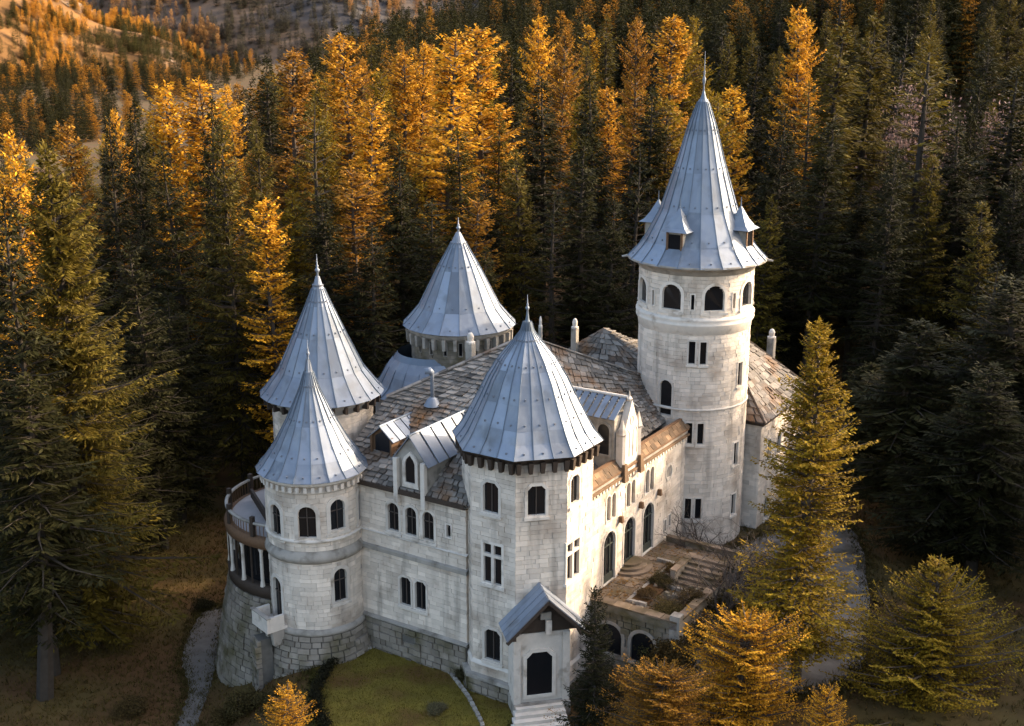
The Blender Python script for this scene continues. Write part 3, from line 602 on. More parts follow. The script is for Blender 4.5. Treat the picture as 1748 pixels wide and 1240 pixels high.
g = gable_dormer(-6.05, -2.9, 3.2, 1.12, 11.75, 13.15, 9.6, 'gothic gabled dormer with pale metal roof', wallmat='ledge')
gf = flat((0, -2.93), (1, 0), (0, -1))
window(gf, -6.05, 11.15, .7, 1.7, 'point', sur=.2, bars=None, depth=-.02, parent=g, proud=.12)
for k in (-1, 1): MB().span(-6.05+k*.98-.14, -6.05+k*.98+.14, -3.2, -2.88, 8.9, 11.7).build('pier', 'trim', g)
g2 = gable_dormer(-9.55, -1.1, 2.6, .78, 11.95, 12.6, 10.5, 'small dormer with pale metal roof and dark opening', wallmat='brown', ov=.3)
MB().add([(-10.1, -1.13, 11.0), (-9.0, -1.13, 11.0), (-9.0, -1.13, 11.9), (-9.55, -1.13, 12.3), (-10.1, -1.13, 11.9)], [(0, 1, 2, 3, 4)]).build('opening', 'glass', g2)
for k in (-.75, .75): MB().span(-9.55+k-.06, -9.55+k+.06, -1.3, -1.1, 10.8, 12.).build('post', 'brown', g2)
# dormer over the right facade
d3 = MB().span(-1.0, 2.55, 5.75, 8.25, 9.7, 13.35).build('dormer', 'ledge', castle, label='broad dormer with blue metal roof and twin dark arches')
ribbed(d3, (2.75, 5.4, 13.3), (-2.2, 5.4, 13.3), (-2.2, 7.0, 14.3), (2.75, 7.0, 14.3), rows=10); ribbed(d3, (2.75, 8.6, 13.3), (-2.2, 8.6, 13.3), (-2.2, 7.0, 14.3), (2.75, 7.0, 14.3), rows=10)
MB().tube([(2.78, 7, 14.36), (-2.2, 7, 14.36)], [.09, .09], 6).build('ridge_cap', 'trim', d3)
dw = flat((0, 5.72), (1, 0), (0, -1))
for s in (.75, 1.85): window(dw, s, 11.9, .78, 1.9, 'arch', sur=.12, bars=None, sill=False, depth=.02, parent=d3, smat='ledge')
gp = MB().add([(x, b, z) for x in (2.6, 3.02) for b, z in ((5.9, 9.6), (8.3, 9.6), (8.3, 12.4), (7.9, 12.6), (7.1, 14.2), (6.3, 12.6), (5.9, 12.4))], [tuple(range(7, 14)), tuple(range(6, -1, -1))]+[(i, (i+1) % 7, 7+(i+1) % 7, 7+i) for i in range(7)]).build('gable', 'trim', d3, label='pale pointed stone gable with lancets')
gw = flat((3.02, 0), (0, 1), (1, 0))
for s in (6.6, 7.6): window(gw, s, 11.55, .45, 1.7, 'point', sur=.09, bars=None, sill=False, depth=.02, parent=d3, pane='brown')
window(gw, 7.1, 12.95, .32, .5, 'round', sur=.06, bars=None, sill=False, depth=.02, parent=d3)
MB().lathe((2.82, 7.1), [(.13, 14.1), (.2, 14.25), (.07, 14.4), (.02, 14.75)], 6).build('finial', 'trim', d3)
for b in (6.05, 8.15):
    MB().lathe((2.95, b), [(.2, 9.4), (.2, 12.2), (.28, 12.3), (.02, 13.2)], 6).build('pinnacle', 'trim', d3)
    MB().box((3.12, b, 9.9), (.22, .26, .55), taper=.6).build('pedestal', 'tile', d3)
# ---- main tall tower
MC, MR = (1.6, 18.9), 3.76
mm = cylm(MC, MR); aM = lambda d, R=MR: R_(d)*R
mt_ = MB().lathe(MC, [(MR-.3, -1), (MR-.3, 20.6)], 56).build('tower_shaft', 'mortar', castle, True, 'tall right round tower shaft')
ml = [(-67.3, 15.23, .42, 1.5), (-56, 15.2, .42, 1.5), (-67, 9.7, .42, 1.45), (-55.4, 9.67, .42, 1.45), (-65, 4.33, .42, 1.5), (-54.5, 4.33, .42, 1.5), (-10, 13.46, .5, 1.6), (-10, 7.85, .5, 1.6), (-10, 4.2, .5, 1.5)]
md = [(-93, 12.0, .9, 2.4)]
cu = [c for d, z, w, h in ml for c in cuts_of(aM(d), z, w, h, 'rect')]+[c for d, z, w, h in md for c in cuts_of(aM(d), z, w, h, 'arch')]
stones(mt_, mm, aM(-200), aM(60), 1, 16.6, cu, seg=.5)
for d, z, w, h in ml: window(mm, aM(d), z, w, h, 'rect', sur=.1, bars=None, sill=True)
for d, z, w, h in md: window(mm, aM(d), z, w, h, 'arch', sur=.14, bars=None, sill=False, name='door')
ring('belt_course', MC, [(MR-.1, 16.3), (MR+.02, 16.4), (MR+.08, 16.8), (MR+.2, 17.0), (MR+.2, 17.12), (MR+.14, 17.16), (MR+.22, 17.34), (MR+.22, 17.44), (MR+.06, 17.56), (MR-.1, 17.6)], 'trim', off=3.)
ring('string_course', MC, [(MR-.1, 11.2), (MR+.06, 11.25), (MR+.06, 11.37), (MR-.1, 11.4)], 'trim')
lg = [(-90+43*i, 18.85, 1.35, 1.65, 'arch') for i in range(-3, 5)]; cr = [(-68.5+43*i, 18.6, .2, 1.0, 'rect') for i in range(-3, 5)]
ml2 = cylm(MC, MR+.06)
stones(mt_, ml2, R_(-210)*(MR+.06), R_(80)*(MR+.06), 17.55, 20.35, [c for d, z, w, h, t in lg+cr for c in cuts_of(R_(d)*(MR+.06), z, w, h, t)], seg=.45)
for d, z, w, h, t in lg: window(ml2, R_(d)*(MR+.06), z, w, h, t, sur=.2, bars=None, sill=True, name='loggia_arch', depth=.2)
for d, z, w, h, t in cr: window(ml2, R_(d)*(MR+.06), z, w, h, t, sur=.08, bars=None, sill=False, name='slit_window')
ring('cornice', MC, [(MR-.1, 20.2), (MR+.1, 20.3), (MR+.16, 20.5), (MR+.55, 20.75), (MR+.85, 20.85), (MR+.8, 20.98)], 'ledge')
sp = spire(MC, [(4.62, 20.9), (4.2, 21.3), (3.6, 22.0), (2.55, 24.05), (1.47, 27.45), (.86, 29.66), (.2, 31.4), (.05, 31.95)], 20, [20.9, 22.1, 24.2, 26.6, 29.0, 31.2], 40, 9, 'tall right conical spire with four small dormers')
finial(MC, 31.8, 34.2, sp, .05)
for d in (-90, 0, 90, 180):
    q = np.array([math.cos(R_(d)), math.sin(R_(d)), 0]); t = np.array([-q[1], q[0], 0]); k = [t, q, np.array([0, 0, 1.])]; o = np.array([*MC, 0.])
    dm = MB().box(o+q*2.75+np.array([0, 0, 22.35]), (.58, .85, .75), k).build('dormer', 'ledge', castle)
    MB().box(o+q*3.605+np.array([0, 0, 22.4]), (.42, .012, .48), k).build('opening', 'glass', dm)
    for e_ in (-1, 1): MB().box(o+q*3.63+t*.5*e_+np.array([0, 0, 22.35]), (.07, .05, .72), k).build('post', 'brown', dm)
    pr = [(1.0, 23.05), (.72, 23.25), (.42, 23.7), (.18, 24.2), (.04, 24.5)]
    c0 = (o+q*2.95)[:2]; MB().lathe((c0[0], c0[1]), [(r*1.38, z) for r, z in pr], 4, d+45).build('cap_roof', 'metal', dm)
    MB().lathe((c0[0], c0[1]), [(.05, 24.4), (.02, 25.1)], 6).build('finial', 'seam', dm)
    MB().box(o+q*1.9+np.array([0, 0, 23.6]), (.32, .95, .42), k).build('back_roof', 'metal', dm)
# gargoyle spouts on the tall tower's eave
for d in (-155, 20): q = np.array([math.cos(R_(d)), math.sin(R_(d)), 0]); MB().tube([np.array([*MC, 20.9])+q*4.4, np.array([*MC, 20.8])+q*5.0], [.12, .06], 6).build('spout', 'ledge', castle)
# ---- entrance porch on the octagon's front face
s2 = math.sqrt(.5); nP = np.array([s2, -s2, 0]); uP = np.array([s2, s2, 0]); kP = [uP, nP, np.array([0, 0, 1.])]
pp = lambda u, n, z: uP*u+nP*n+np.array([0, 0, z])
porch = MB().box(pp(-.3, 4.2, 1.6), (1.55, .72, 2.1), kP).build('porch', 'trim', castle, label='entrance porch with gabled metal roof')
pf = flat((nP*4.92)[:2], uP[:2], nP[:2])
window(pf, -.42, 1.25, 1.45, 2.6, 'shoulder', sur=.2, bars=None, sill=False, depth=-.03, name='doorway', parent=porch, proud=.1)
for u in (-1.7, 1.1): MB().box(pp(u, 4.75, 1.55), (.2, .3, 2.12), kP).build('pier', 'trim', porch)
for u in (-2.0, 1.75): MB().box(pp(u, 5.0, 3.85), (.1, .75, .1), kP).build('beam', 'wood', porch)
MB().add([pp(-2.1, 4.95, 3.75), pp(1.9, 4.95, 3.75), pp(-.1, 4.95, 5.75), pp(-2.1, 3.4, 3.75), pp(1.9, 3.4, 3.75), pp(-.1, 3.4, 5.75)], [(0, 1, 2), (0, 3, 4, 1)]).build('gable_boarding', 'wood', porch)
MB().box(pp(-.1, 5.05, 4.75), (.3, .06, .2), kP).build('emblem_board', 'ledge', porch)
MB().box(pp(.05, 5.1, 4.1), (.16, .12, .4), kP).build('post', 'trim', porch)
for sgn in (-1, 1): ribbed(porch, pp(-.1+sgn*2.3, 3.45, 3.75), pp(-.1+sgn*2.3, 5.75, 3.75), pp(-.1, 5.75, 6.0), pp(-.1, 3.45, 6.0), rows=4)
for sgn in (-1, 1):
    d = pp(-.1+sgn*2.3, 5.7, 3.68)-pp(-.1, 5.7, 5.93); L_ = np.linalg.norm(d); d = d/L_
    MB().box((pp(-.1+sgn*2.3, 5.68, 3.6)+pp(-.1, 5.68, 5.85))/2, (L_/2, .06, .09), [d, nP, np.cross(d, nP)]).build('verge_board', 'wood', porch)
for i in range(8): MB().box(pp(-.5-.06*i, 5.25+.36*i, -.62-.19*i), (1.35+.08*i, .32, .11), kP, 0, random.random()).build('step', 'trim', porch)
MB().box(pp(-.3, 4.3, -1.4), (1.6, 1.0, .9), kP).build('porch_base', 'ledge', porch)
# ---- terrace in front of the right facade
TZ = 3.2
ter = MB().span(2.6, 8.8, 1.75, 12.3, -1.5, TZ-.08).span(2.6, 6.4, 1.75, 3.0, TZ-.09, TZ-.085).build('terrace', 'rubblecore', castle, label='stone terrace with arches below the right facade')
rn = random.Random(5)
bb = 1.7
while bb < 12.2:
    db = rn.uniform(.6, .85); aa = 2.95
    while aa < 8.8:
        da = rn.uniform(.6, 1.1); a1 = min(aa+da, 8.85)
        if not (aa > 6.3 and 6.6 < bb < 9.6) and a1-aa > .2: MB().span(aa+.02, a1-.02, bb+.02, min(bb+db, 12.3)-.02, TZ-.08, TZ+rn.uniform(-.015, .02), 0, rn.random()).build('flagstone', 'flag', ter)
        aa = a1
    bb += db
for i in range(3): MB().lathe((2.9, 7.43), [(1.5-.36*i, TZ), (1.5-.36*i, TZ+.15*(i+1)), (.05, TZ+.16*(i+1))], 14, 0, 0, .5, -90, 90).build('curved_step', 'flag', ter)
for i in range(6): MB().span(6.4, 8.7, 9.5-.45*i-.5, 9.5-.45*i, TZ-.1, TZ+.9-.15*i, 0, rn.random()).build('step', 'flag', ter)
for (a0, a1, b0, b1, z1) in [(2.95, 9.0, 1.45, 2.0, 3.55), (8.7, 9.1, 1.9, 6.5, 3.6), (8.7, 9.1, 9.6, 12.4, 3.6), (6.1, 6.4, 6.7, 9.6, 4.0), (3.2, 9.0, 12.2, 12.5, 3.5)]:
    MB().span(a0, a1, b0, b1, TZ-.1, z1).build('low_wall', 'rubble', ter); n = max(2, int(max(a1-a0, b1-b0)/.9))
    for i in range(n):
        if a1-a0 > b1-b0: MB().span(a0+(a1-a0)*i/n+.01, a0+(a1-a0)*(i+1)/n-.01, b0-.06, b1+.06, z1, z1+.1+rn.uniform(-.015, .02), 0, rn.random()).build('coping_stone', 'flag', ter)
        else: MB().span(a0-.06, a1+.06, b0+(b1-b0)*i/n+.01, b0+(b1-b0)*(i+1)/n-.01, z1, z1+.1+rn.uniform(-.015, .02), 0, rn.random()).build('coping_stone', 'flag', ter)
tf = flat((0, 1.6), (1, 0), (0, -1)); ar = [(4.75, 1.35, 1.5, 1.9), (6.85, 1.35, 1.5, 1.9)]
stones(ter, tf, 3.0, 9.0, -1, TZ-.1, [c for s, z, w, h in ar for c in cuts_of(s, z, w, h, 'arch')], ch=.38, ls=(.4, .9), rough=.04, seg=0, gap=.04, mt='rubble')
for s, z, w, h in ar: window(tf, s, z, w, h, 'arch', sur=.2, bars=None, sill=False, name='arch', parent=ter, smat='ledge', depth=.15)
te = flat((9.0, 0), (0, 1), (1, 0)); stones(ter, te, 1.6, 12.4, -1, TZ-.1, cuts_of(3.0, 1.35, 1.5, 1.9, 'arch'), ch=.38, ls=(.4, .9), rough=.04, seg=0, gap=.04, mt='rubble')
window(te, 3.0, 1.35, 1.5, 1.9, 'arch', sur=.2, bars=None, sill=False, name='arch', parent=ter, smat='ledge', depth=.15)
MB().box((8.85, 1.75, 2.2), (.3, .3, 1.75)).build('pier', 'ledge', ter)
for a0, a1, b0, b1 in ((5.0, 5.2, 3.0, 9.3), (5.2, 6.3, 3.0, 3.2), (4.0, 5.0, 9.1, 9.3), (6.3, 8.6, 5.9, 6.1)):
    n = max(2, int(max(a1-a0, b1-b0)/.8))
    for i in range(n):
        f0, f1 = (i+.02)/n, (i+.98)/n; v = a1-a0 > b1-b0
        MB().span(a0+(a1-a0)*(f0 if v else 0), a0+(a1-a0)*(f1 if v else 1), b0+(b1-b0)*(0 if v else f0), b0+(b1-b0)*(1 if v else f1), TZ-.05, TZ+.17+rn.uniform(-.05, .05), 0, rn.random()).build('kerb_stone', 'ledge', ter)
for i in range(46):
    a, b = rn.uniform(5.3, 8.5), rn.uniform(2.1, 8.8); q = rn.uniform(.08, .24); t = rn.uniform(0, 3)
    MB().box((a, b, TZ+q*.5), (q, q*.7, q*.55), [(math.cos(t), math.sin(t), 0), (-math.sin(t), math.cos(t), 0), (0, 0, 1)], 0, rn.random(), .7).build('loose_stone', 'rubble', ter)
MB().span(5.2, 6.3, 3.2, 9.2, TZ-.02, TZ+.12).build('planting_bed', 'ground', ter)
flush_stones(); flush_panels(); flush_slates()
# ------------------------------------------------------------------ vegetation
def gz(x, y): return float(ground(x, y))
LEAF, BARK = M['leaf'], M['bark']
def conifer(seed, H=25., R=3.2, base=.1, kind='spruce', dens=1., lift=0., ex=None):
    """one tree: trunk with limbs, and a crown of needle sprays"""
    rs = np.random.RandomState(seed); lean = rs.uniform(-.012, .012, 2)
    fs = dens**-.5; larch = kind == 'larch'; sparse = kind == 'sparse'
    zb = base*H; V = []; T = []; tr = MB(); ctr = lambda z: np.array([lean[0]*z+.12*math.sin(z*.3+seed), lean[1]*z+.12*math.cos(z*.23+seed), z])
    zs = np.linspace(-1.5, H*.99, 12); tr.tube([ctr(z) for z in zs], [max(.012*H*(1-max(z, 0)/H)**.85+.015, .02) for z in zs], 7)
    z = zb; lop = rs.uniform(0, 6.28); sc = H/25.
    ph = rs.uniform(0, 6.28, 3)
    while z < H*.985:
        f = (z-zb)/(H-zb); env = (1-f)**(ex or (.72 if not larch else .5))*min(1, .55+f*3.)
        env *= 1+.22*math.sin(z*.55+ph[0])*(1.2 if larch else .7)+.12*math.sin(z*1.7+ph[1])
        nb = int(rs.randint(5, 8)*(.95 if larch else 1)*(1.35 if dens > 1.2 else 1)*(.6 if sparse else 1)*(.75 if f > .85 else 1))+1
        for b in range(nb):
            az = rs.uniform(0, 6.283); L = R*env*rs.uniform(.42, 1.2)*(1+.14*math.sin(az*2+ph[2]))+.18
            if rs.rand() < .06: L *= 1.25
            if larch: up, dr = rs.uniform(-.05, .18)+.5*f+lift, rs.uniform(.12, .3)*(1-f*.6)
            else: up, dr = rs.uniform(-.12, .1)+.65*f, rs.uniform(.32, .62)*(1-f*.7)
            tipu = .22 if not larch else .16
            cv = rs.normal(0, .14); bt = rs.normal(0, .13); c0 = ctr(z); d = np.array([math.cos(az), math.sin(az), 0]); sd_ = np.array([-d[1], d[0], 0])
            P = lambda t: c0+d*L*t*(1-.04*t)+sd_*cv*L*t*t+np.array([0, 0, L*(up*t-dr*t**1.35+tipu*t**3)])
            wd = .30*L if larch else .24*L
            if L > .7: tr.tube([P(0), P(.5), P(.95)], [.035*sc+.012*L, .02+.006*L, .008], 3)
            step = (.15 if not larch else .14)/dens*sc; n = max(3, int(L/step*1.25))
            t0 = .12 if not larch else .15
            if sparse: t0 = .35
            for k in range(n):
                t = t0+(1-t0)*(k+rs.rand()*.8)/n; p = P(min(t, 1.)); tone = np.clip(rs.normal(.45+.18*t+bt, .17), 0, 1)
                for s_ in (-1, 1):
                    lat = rs.rand()**1.3*wd*(1.05-.75*t); p = P(min(t, 1.))+sd_*s_*lat+d*lat*.35-np.array([0, 0, .22*lat])
                    if larch:
                        l = rs.uniform(.2, .44)*fs*sc*(1.15-.45*t); w = rs.uniform(.05, .11)*fs*sc
                        q = d*rs.uniform(.1, .7)+sd_*s_*rs.uniform(.4, 1.)+np.array([0, 0, rs.uniform(-.75, .35)])
                    else:
                        l = fs*(rs.uniform(.32, .68)*(1-.5*t)+.12)*sc*min(1, .4+L/2.5); w = fs*rs.uniform(.035, .075)*sc
                        q = d*rs.uniform(.35, .8)+sd_*s_*rs.uniform(.5, .95)+np.array([0, 0, rs.uniform(-.75, .05)])
                    q /= np.linalg.norm(q); x = np.cross(q, rs.normal(0, 1, 3)+np.array([0, 0, 1.5])); x /= np.linalg.norm(x)+1e-6
                    V += [p, p+q*l*.5+x*w, p+q*l, p+q*l*.5-x*w]; T.append(tone)
            q = P(1.)-P(.85); q /= np.linalg.norm(q); V += [P(.9), P(1.)+sd_*.06*sc, P(1.)+q*.25*sc, P(1.)-sd_*.06*sc]; T.append(.7)
        z += (rs.uniform(.38, .62) if not larch else rs.uniform(.38, .7))*sc*(1.35 if sparse else 1)*(1-.35*f)/dens**.5
    for k in range(30):       # leader
        zz_ = H*(.955+.045*rs.rand()); p = ctr(zz_); q = rs.normal(0, 1, 3); q[2] = abs(q[2])+.6; q /= np.linalg.norm(q); x = np.cross(q, (0, 0, 1)); x /= np.linalg.norm(x)+1e-6
        l = .32*sc; V += [p, p+q*l*.5+x*.05, p+q*l, p+q*l*.5-x*.05]; T.append(.6)
    V = np.array(V); Q = np.arange(len(V)).reshape(-1, 4)
    trunk = MB(); trunk = tr
    me_t = bpy.data.meshes.new('trunk'); me_t.from_pydata([tuple(v) for v in tr.v], [], tr.f); me_t.materials.append(M['barkpale'] if larch else BARK)
    return me_t, np_mesh('crown', V, Q, T, LEAF), H, R
def broad(seed, H=10., R=3., bare=True, nleaf=0):
    rs = np.random.RandomState(seed); tr = MB(); V = []; T = []
    def grow(p, d, l, r, n):
        pts = [p]; 
        for k in range(3): d = d+rs.normal(0, .16, 3)+np.array([0, 0, .07]); d /= np.linalg.norm(d); pts.append(pts[-1]+d*l/3)
        tr.tube(pts, [r*1.4, r*1.2, r, r*.75], 4 if n < 3 else 3)
        if n < 5:
            for k in range(rs.randint(2, 4)+(n == 0)*2):
                a = rs.normal(0, .62, 3); q = d+a; q[2] += .15; q /= np.linalg.norm(q); grow(pts[rs.randint(1, 4)], q, l*rs.uniform(.6, .85), r*.55, n+1)
        if n >= 3:
            for k in range(nleaf):
                c = pts[rs.randint(1, 4)]+rs.normal(0, .28, 3); q = rs.normal(0, 1, 3); q /= np.linalg.norm(q); x = np.cross(q, rs.normal(0, 1, 3)); x /= np.linalg.norm(x); l_ = rs.uniform(.1, .2)
                V.extend([c, c+q*l_*.5+x*l_*.4, c+q*l_, c+q*l_*.5-x*l_*.4]); T.append(np.clip(rs.normal(.5, .22), 0, 1))
    for k in range(3 if H < 9 else 2): grow(np.array([rs.normal(0, .15), rs.normal(0, .15), -.3]), np.array([rs.normal(0, .25), rs.normal(0, .25), 1.]), H*.33, .012*H, 0)
    me = bpy.data.meshes.new('branches'); me.from_pydata([tuple(v) for v in tr.v], [], tr.f); me.materials.append(M['twig'])
    cr = np_mesh('crown', np.array(V), np.arange(len(V)).reshape(-1, 4), T, LEAF) if V else None
    return me, cr, H, R
SPR = [conifer(10+i, 25, r, b) for i, (r, b) in enumerate([(3.1, .08), (2.7, .12), (3.5, .06), (2.4, .16), (3.0, .22), (3.3, .1), (2.9, .3), (3.8, .12), (2.6, .05)])]
LAR = [conifer(40+i, 25, r, b, 'larch') for i, (r, b) in enumerate([(3.3, .18), (2.8, .24), (3.8, .15), (2.5, .2), (3.4, .3)])]
NEAR = {'big': conifer(90, 24, 3.6, .10, 'larch', 1.7, 0., .6), 'gold': conifer(91, 13, 4.0, .05, 'larch', 1.6, .1, .56), 'olive': conifer(92, 15, 5.0, .06, 'larch', 1.6, .1, .64), 'spruce': conifer(93, 13, 2.1, .03, 'spruce', 1.1), 'tip': conifer(94, 9, 1.9, .1, 'larch', 1.0), 'left': conifer(95, 34, 4.9, .03, 'spruce', 2.)}
FARP = [conifer(60+i, 22, 2.8, .1, 'spruce' if i < 3 else 'larch', .4) for i in range(5)]
SPA = [conifer(70+i, 25, r, b, 'sparse') for i, (r, b) in enumerate([(3.2, .15), (2.6, .3)])]
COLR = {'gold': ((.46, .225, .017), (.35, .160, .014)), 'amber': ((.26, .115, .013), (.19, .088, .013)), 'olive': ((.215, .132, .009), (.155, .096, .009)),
        'green': ((.023, .0205, .005), (.016, .015, .005)), 'lit': ((.092, .065, .009), (.060, .044, .008))}  # lit: spruce green with sunlight put into the needle colour
TREES = []
rt = random.Random(21)
def place(kind, x, y, top=None, H=None, width=None, var=None, z=None, proto=None, colour=None, note=None):
    z0 = gz(x, y) if z is None else z; H = (top-z0) if H is None else H
    pr = proto or (LAR if kind in ('gold', 'amber', 'olive') else SPR); p = pr[(var if var is not None else rt.randrange(len(pr))) % len(pr)]
    if proto is None and pr is SPR and rt.random() < .07: p = SPA[rt.randrange(2)]
    k = H/p[2]; kx = (width/(2*p[3]) if width else k*rt.uniform(.95, 1.35))
    nm = 'larch_tree' if kind in ('gold', 'amber', 'olive') else 'spruce_tree'
    root = empty(nm, (x, y, z0), rt.uniform(0, 6.28)); root.scale = (kx, kx, k)
    if H > 15: root.rotation_euler = (rt.gauss(0, .022), rt.gauss(0, .022), rt.uniform(0, 6.28))
    t = bpy.data.objects.new('trunk', p[0]); COL.objects.link(t); t.parent = root
    c = bpy.data.objects.new('crown', p[1]); COL.objects.link(c); c.parent = root
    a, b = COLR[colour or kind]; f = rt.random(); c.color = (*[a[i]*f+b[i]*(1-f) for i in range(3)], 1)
    TREES.append([root, kind, nm, x, y, z0, H, note]); return root
def at(px, py, Y):
    u, v = (px-874)/FPX, (620-py)/FPX; d = (u, math.cos(PITCH)+v*math.sin(PITCH), -math.sin(PITCH)+v*math.cos(PITCH)); t = Y/d[1]
    return d[0]*t, Y, CAMH+d[2]*t
def proj(x, y, z):
    d = y*math.cos(PITCH)-(z-CAMH)*math.sin(PITCH); u = y*math.sin(PITCH)+(z-CAMH)*math.cos(PITCH); return 874+FPX*x/d, 620-FPX*u/d
# trees read off the photograph: kind, column, row of the tip, distance, crown width
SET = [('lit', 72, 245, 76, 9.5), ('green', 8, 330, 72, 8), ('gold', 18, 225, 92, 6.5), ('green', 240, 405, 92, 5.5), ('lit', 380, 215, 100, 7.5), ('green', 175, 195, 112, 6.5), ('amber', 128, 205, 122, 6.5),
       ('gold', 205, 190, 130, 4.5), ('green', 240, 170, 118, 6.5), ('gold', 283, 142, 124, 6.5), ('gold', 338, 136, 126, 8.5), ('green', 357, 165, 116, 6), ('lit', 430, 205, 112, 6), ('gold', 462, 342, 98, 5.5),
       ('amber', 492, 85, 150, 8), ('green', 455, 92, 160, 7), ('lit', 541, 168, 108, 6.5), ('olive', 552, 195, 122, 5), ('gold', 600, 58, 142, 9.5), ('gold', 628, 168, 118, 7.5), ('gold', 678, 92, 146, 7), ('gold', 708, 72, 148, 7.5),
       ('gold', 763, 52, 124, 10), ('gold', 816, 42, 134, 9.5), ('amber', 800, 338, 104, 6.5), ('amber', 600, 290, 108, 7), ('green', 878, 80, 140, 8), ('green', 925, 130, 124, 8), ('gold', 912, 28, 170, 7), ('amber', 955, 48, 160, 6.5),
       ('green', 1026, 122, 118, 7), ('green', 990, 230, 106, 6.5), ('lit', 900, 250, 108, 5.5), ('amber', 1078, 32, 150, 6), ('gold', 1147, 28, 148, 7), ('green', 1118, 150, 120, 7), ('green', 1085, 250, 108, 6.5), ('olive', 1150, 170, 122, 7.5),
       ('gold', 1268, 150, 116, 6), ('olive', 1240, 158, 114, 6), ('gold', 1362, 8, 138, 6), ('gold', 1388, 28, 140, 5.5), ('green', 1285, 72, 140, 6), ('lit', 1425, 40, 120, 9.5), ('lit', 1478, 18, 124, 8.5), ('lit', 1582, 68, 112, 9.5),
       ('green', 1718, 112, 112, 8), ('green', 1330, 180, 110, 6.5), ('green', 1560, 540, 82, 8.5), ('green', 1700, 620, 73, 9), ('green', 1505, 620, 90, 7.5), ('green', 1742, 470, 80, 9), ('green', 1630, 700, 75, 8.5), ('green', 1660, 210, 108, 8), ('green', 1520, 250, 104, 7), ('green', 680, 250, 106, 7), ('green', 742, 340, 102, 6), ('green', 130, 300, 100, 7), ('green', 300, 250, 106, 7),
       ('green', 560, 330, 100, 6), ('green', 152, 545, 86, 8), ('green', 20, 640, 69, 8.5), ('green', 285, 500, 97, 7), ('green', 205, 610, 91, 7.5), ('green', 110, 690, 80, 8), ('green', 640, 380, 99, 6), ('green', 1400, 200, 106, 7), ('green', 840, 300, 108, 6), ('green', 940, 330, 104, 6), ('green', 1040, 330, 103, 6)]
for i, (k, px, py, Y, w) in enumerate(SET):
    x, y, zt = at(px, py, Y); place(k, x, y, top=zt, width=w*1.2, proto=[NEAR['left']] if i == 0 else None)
# nearer trees round the castle
x, y, zt = at(1402, 552, 59.5); big = place('olive', x, y, top=zt, width=7.4, proto=[NEAR['big']], note='tall half turned larch beside the tall round tower, trunk bare at its foot')
x, y, zt = at(1272, 1050, 56); place('gold', x, y, top=zt, H=13, z=zt-13, width=10.4, proto=[NEAR['gold']], note='golden larch crown in front of the terrace at the lower edge')
x, y, zt = at(1592, 958, 59); place('olive', x, y, top=zt, H=15, z=zt-15, width=12.6, proto=[NEAR['olive']], note='broad olive larch in the lower right corner')
x, y, zt = at(1012, 1005, 56); place('green', x, y, top=zt, H=12.5, z=zt-12.5, width=4.2, proto=[NEAR['spruce']], note='dark narrow spruce just right of the entrance porch')
x, y, zt = at(488, 1182, 54); place('gold', x, y, top=zt, H=8, z=zt-8, width=4., proto=[NEAR['tip']], note='small golden larch tip in front of the left lawn')
x, y, zt = at(1412, 1178, 54); place('gold', x, y, top=zt, H=9, z=zt-9, width=3.4, proto=[NEAR['tip']], note='small golden larch between the two larger larches at the lower edge')
x, y, zt = at(1682, 448, 84); place('green', x, y, top=zt, width=9, proto=SPA, var=0, note='thin sparse spruce with bare trunk at the right edge')
x, y, zt = at(1130, 1140, 54); place('amber', x, y, top=zt, H=8, z=zt-8, width=8., proto=[NEAR['gold']], note='amber bushy larch below the terrace arches')
def plant(proto, nm, x, y, H, W_, label, cat, col=None, group=None, z=None):
    root = empty(nm, (x, y, gz(x, y) if z is None else z), rt.uniform(0, 6.28), label, cat, group); root.scale = (W_/(2*proto[3]), W_/(2*proto[3]), H/proto[2])
    t = bpy.data.objects.new('branches', proto[0]); COL.objects.link(t); t.parent = root
    if proto[1]:
        c = bpy.data.objects.new('crown', proto[1]); COL.objects.link(c); c.parent = root; c.color = (*col, 1)
    return root
BARE = [broad(5, 8, 2.6), broad(6, 12, 3., True, 7)]; BUSH = [broad(8+i, 3, 1.7, False, 9) for i in range(3)]
for px, py, H, W_, lab in [(1238, 1062, 7.6, 8., 'bare branching tree beside the terrace stairs'), (1285, 1015, 5.6, 5, 'leafless shrub between the terrace stairs and the big larch'), (1205, 965, 4.6, 5, 'bare shrub at the foot of the tall tower'), (1190, 1085, 4., 4.5, 'bare shrub low against the corner of the terrace')]:
    x, y, z_ = at(px, py, 69); u = (CAMH-1.6)/(CAMH-z_); plant(BARE[0], 'bare_tree', x*u, y*u, H, W_, lab, 'tree')
for px, py, Y, W_, lab in [(1625, 45, 128, 10, 'pinkish bare tree among the dark spruces at upper right, left of its pair'), (1690, 75, 122, 11, 'pinkish bare tree among the dark spruces at upper right, right of its pair')]:
    x, y, zt = at(px, py, Y); z0 = gz(x, y); plant(BARE[1], 'bare_tree', x, y, zt-z0, W_, lab, 'tree', (.20, .13, .115))
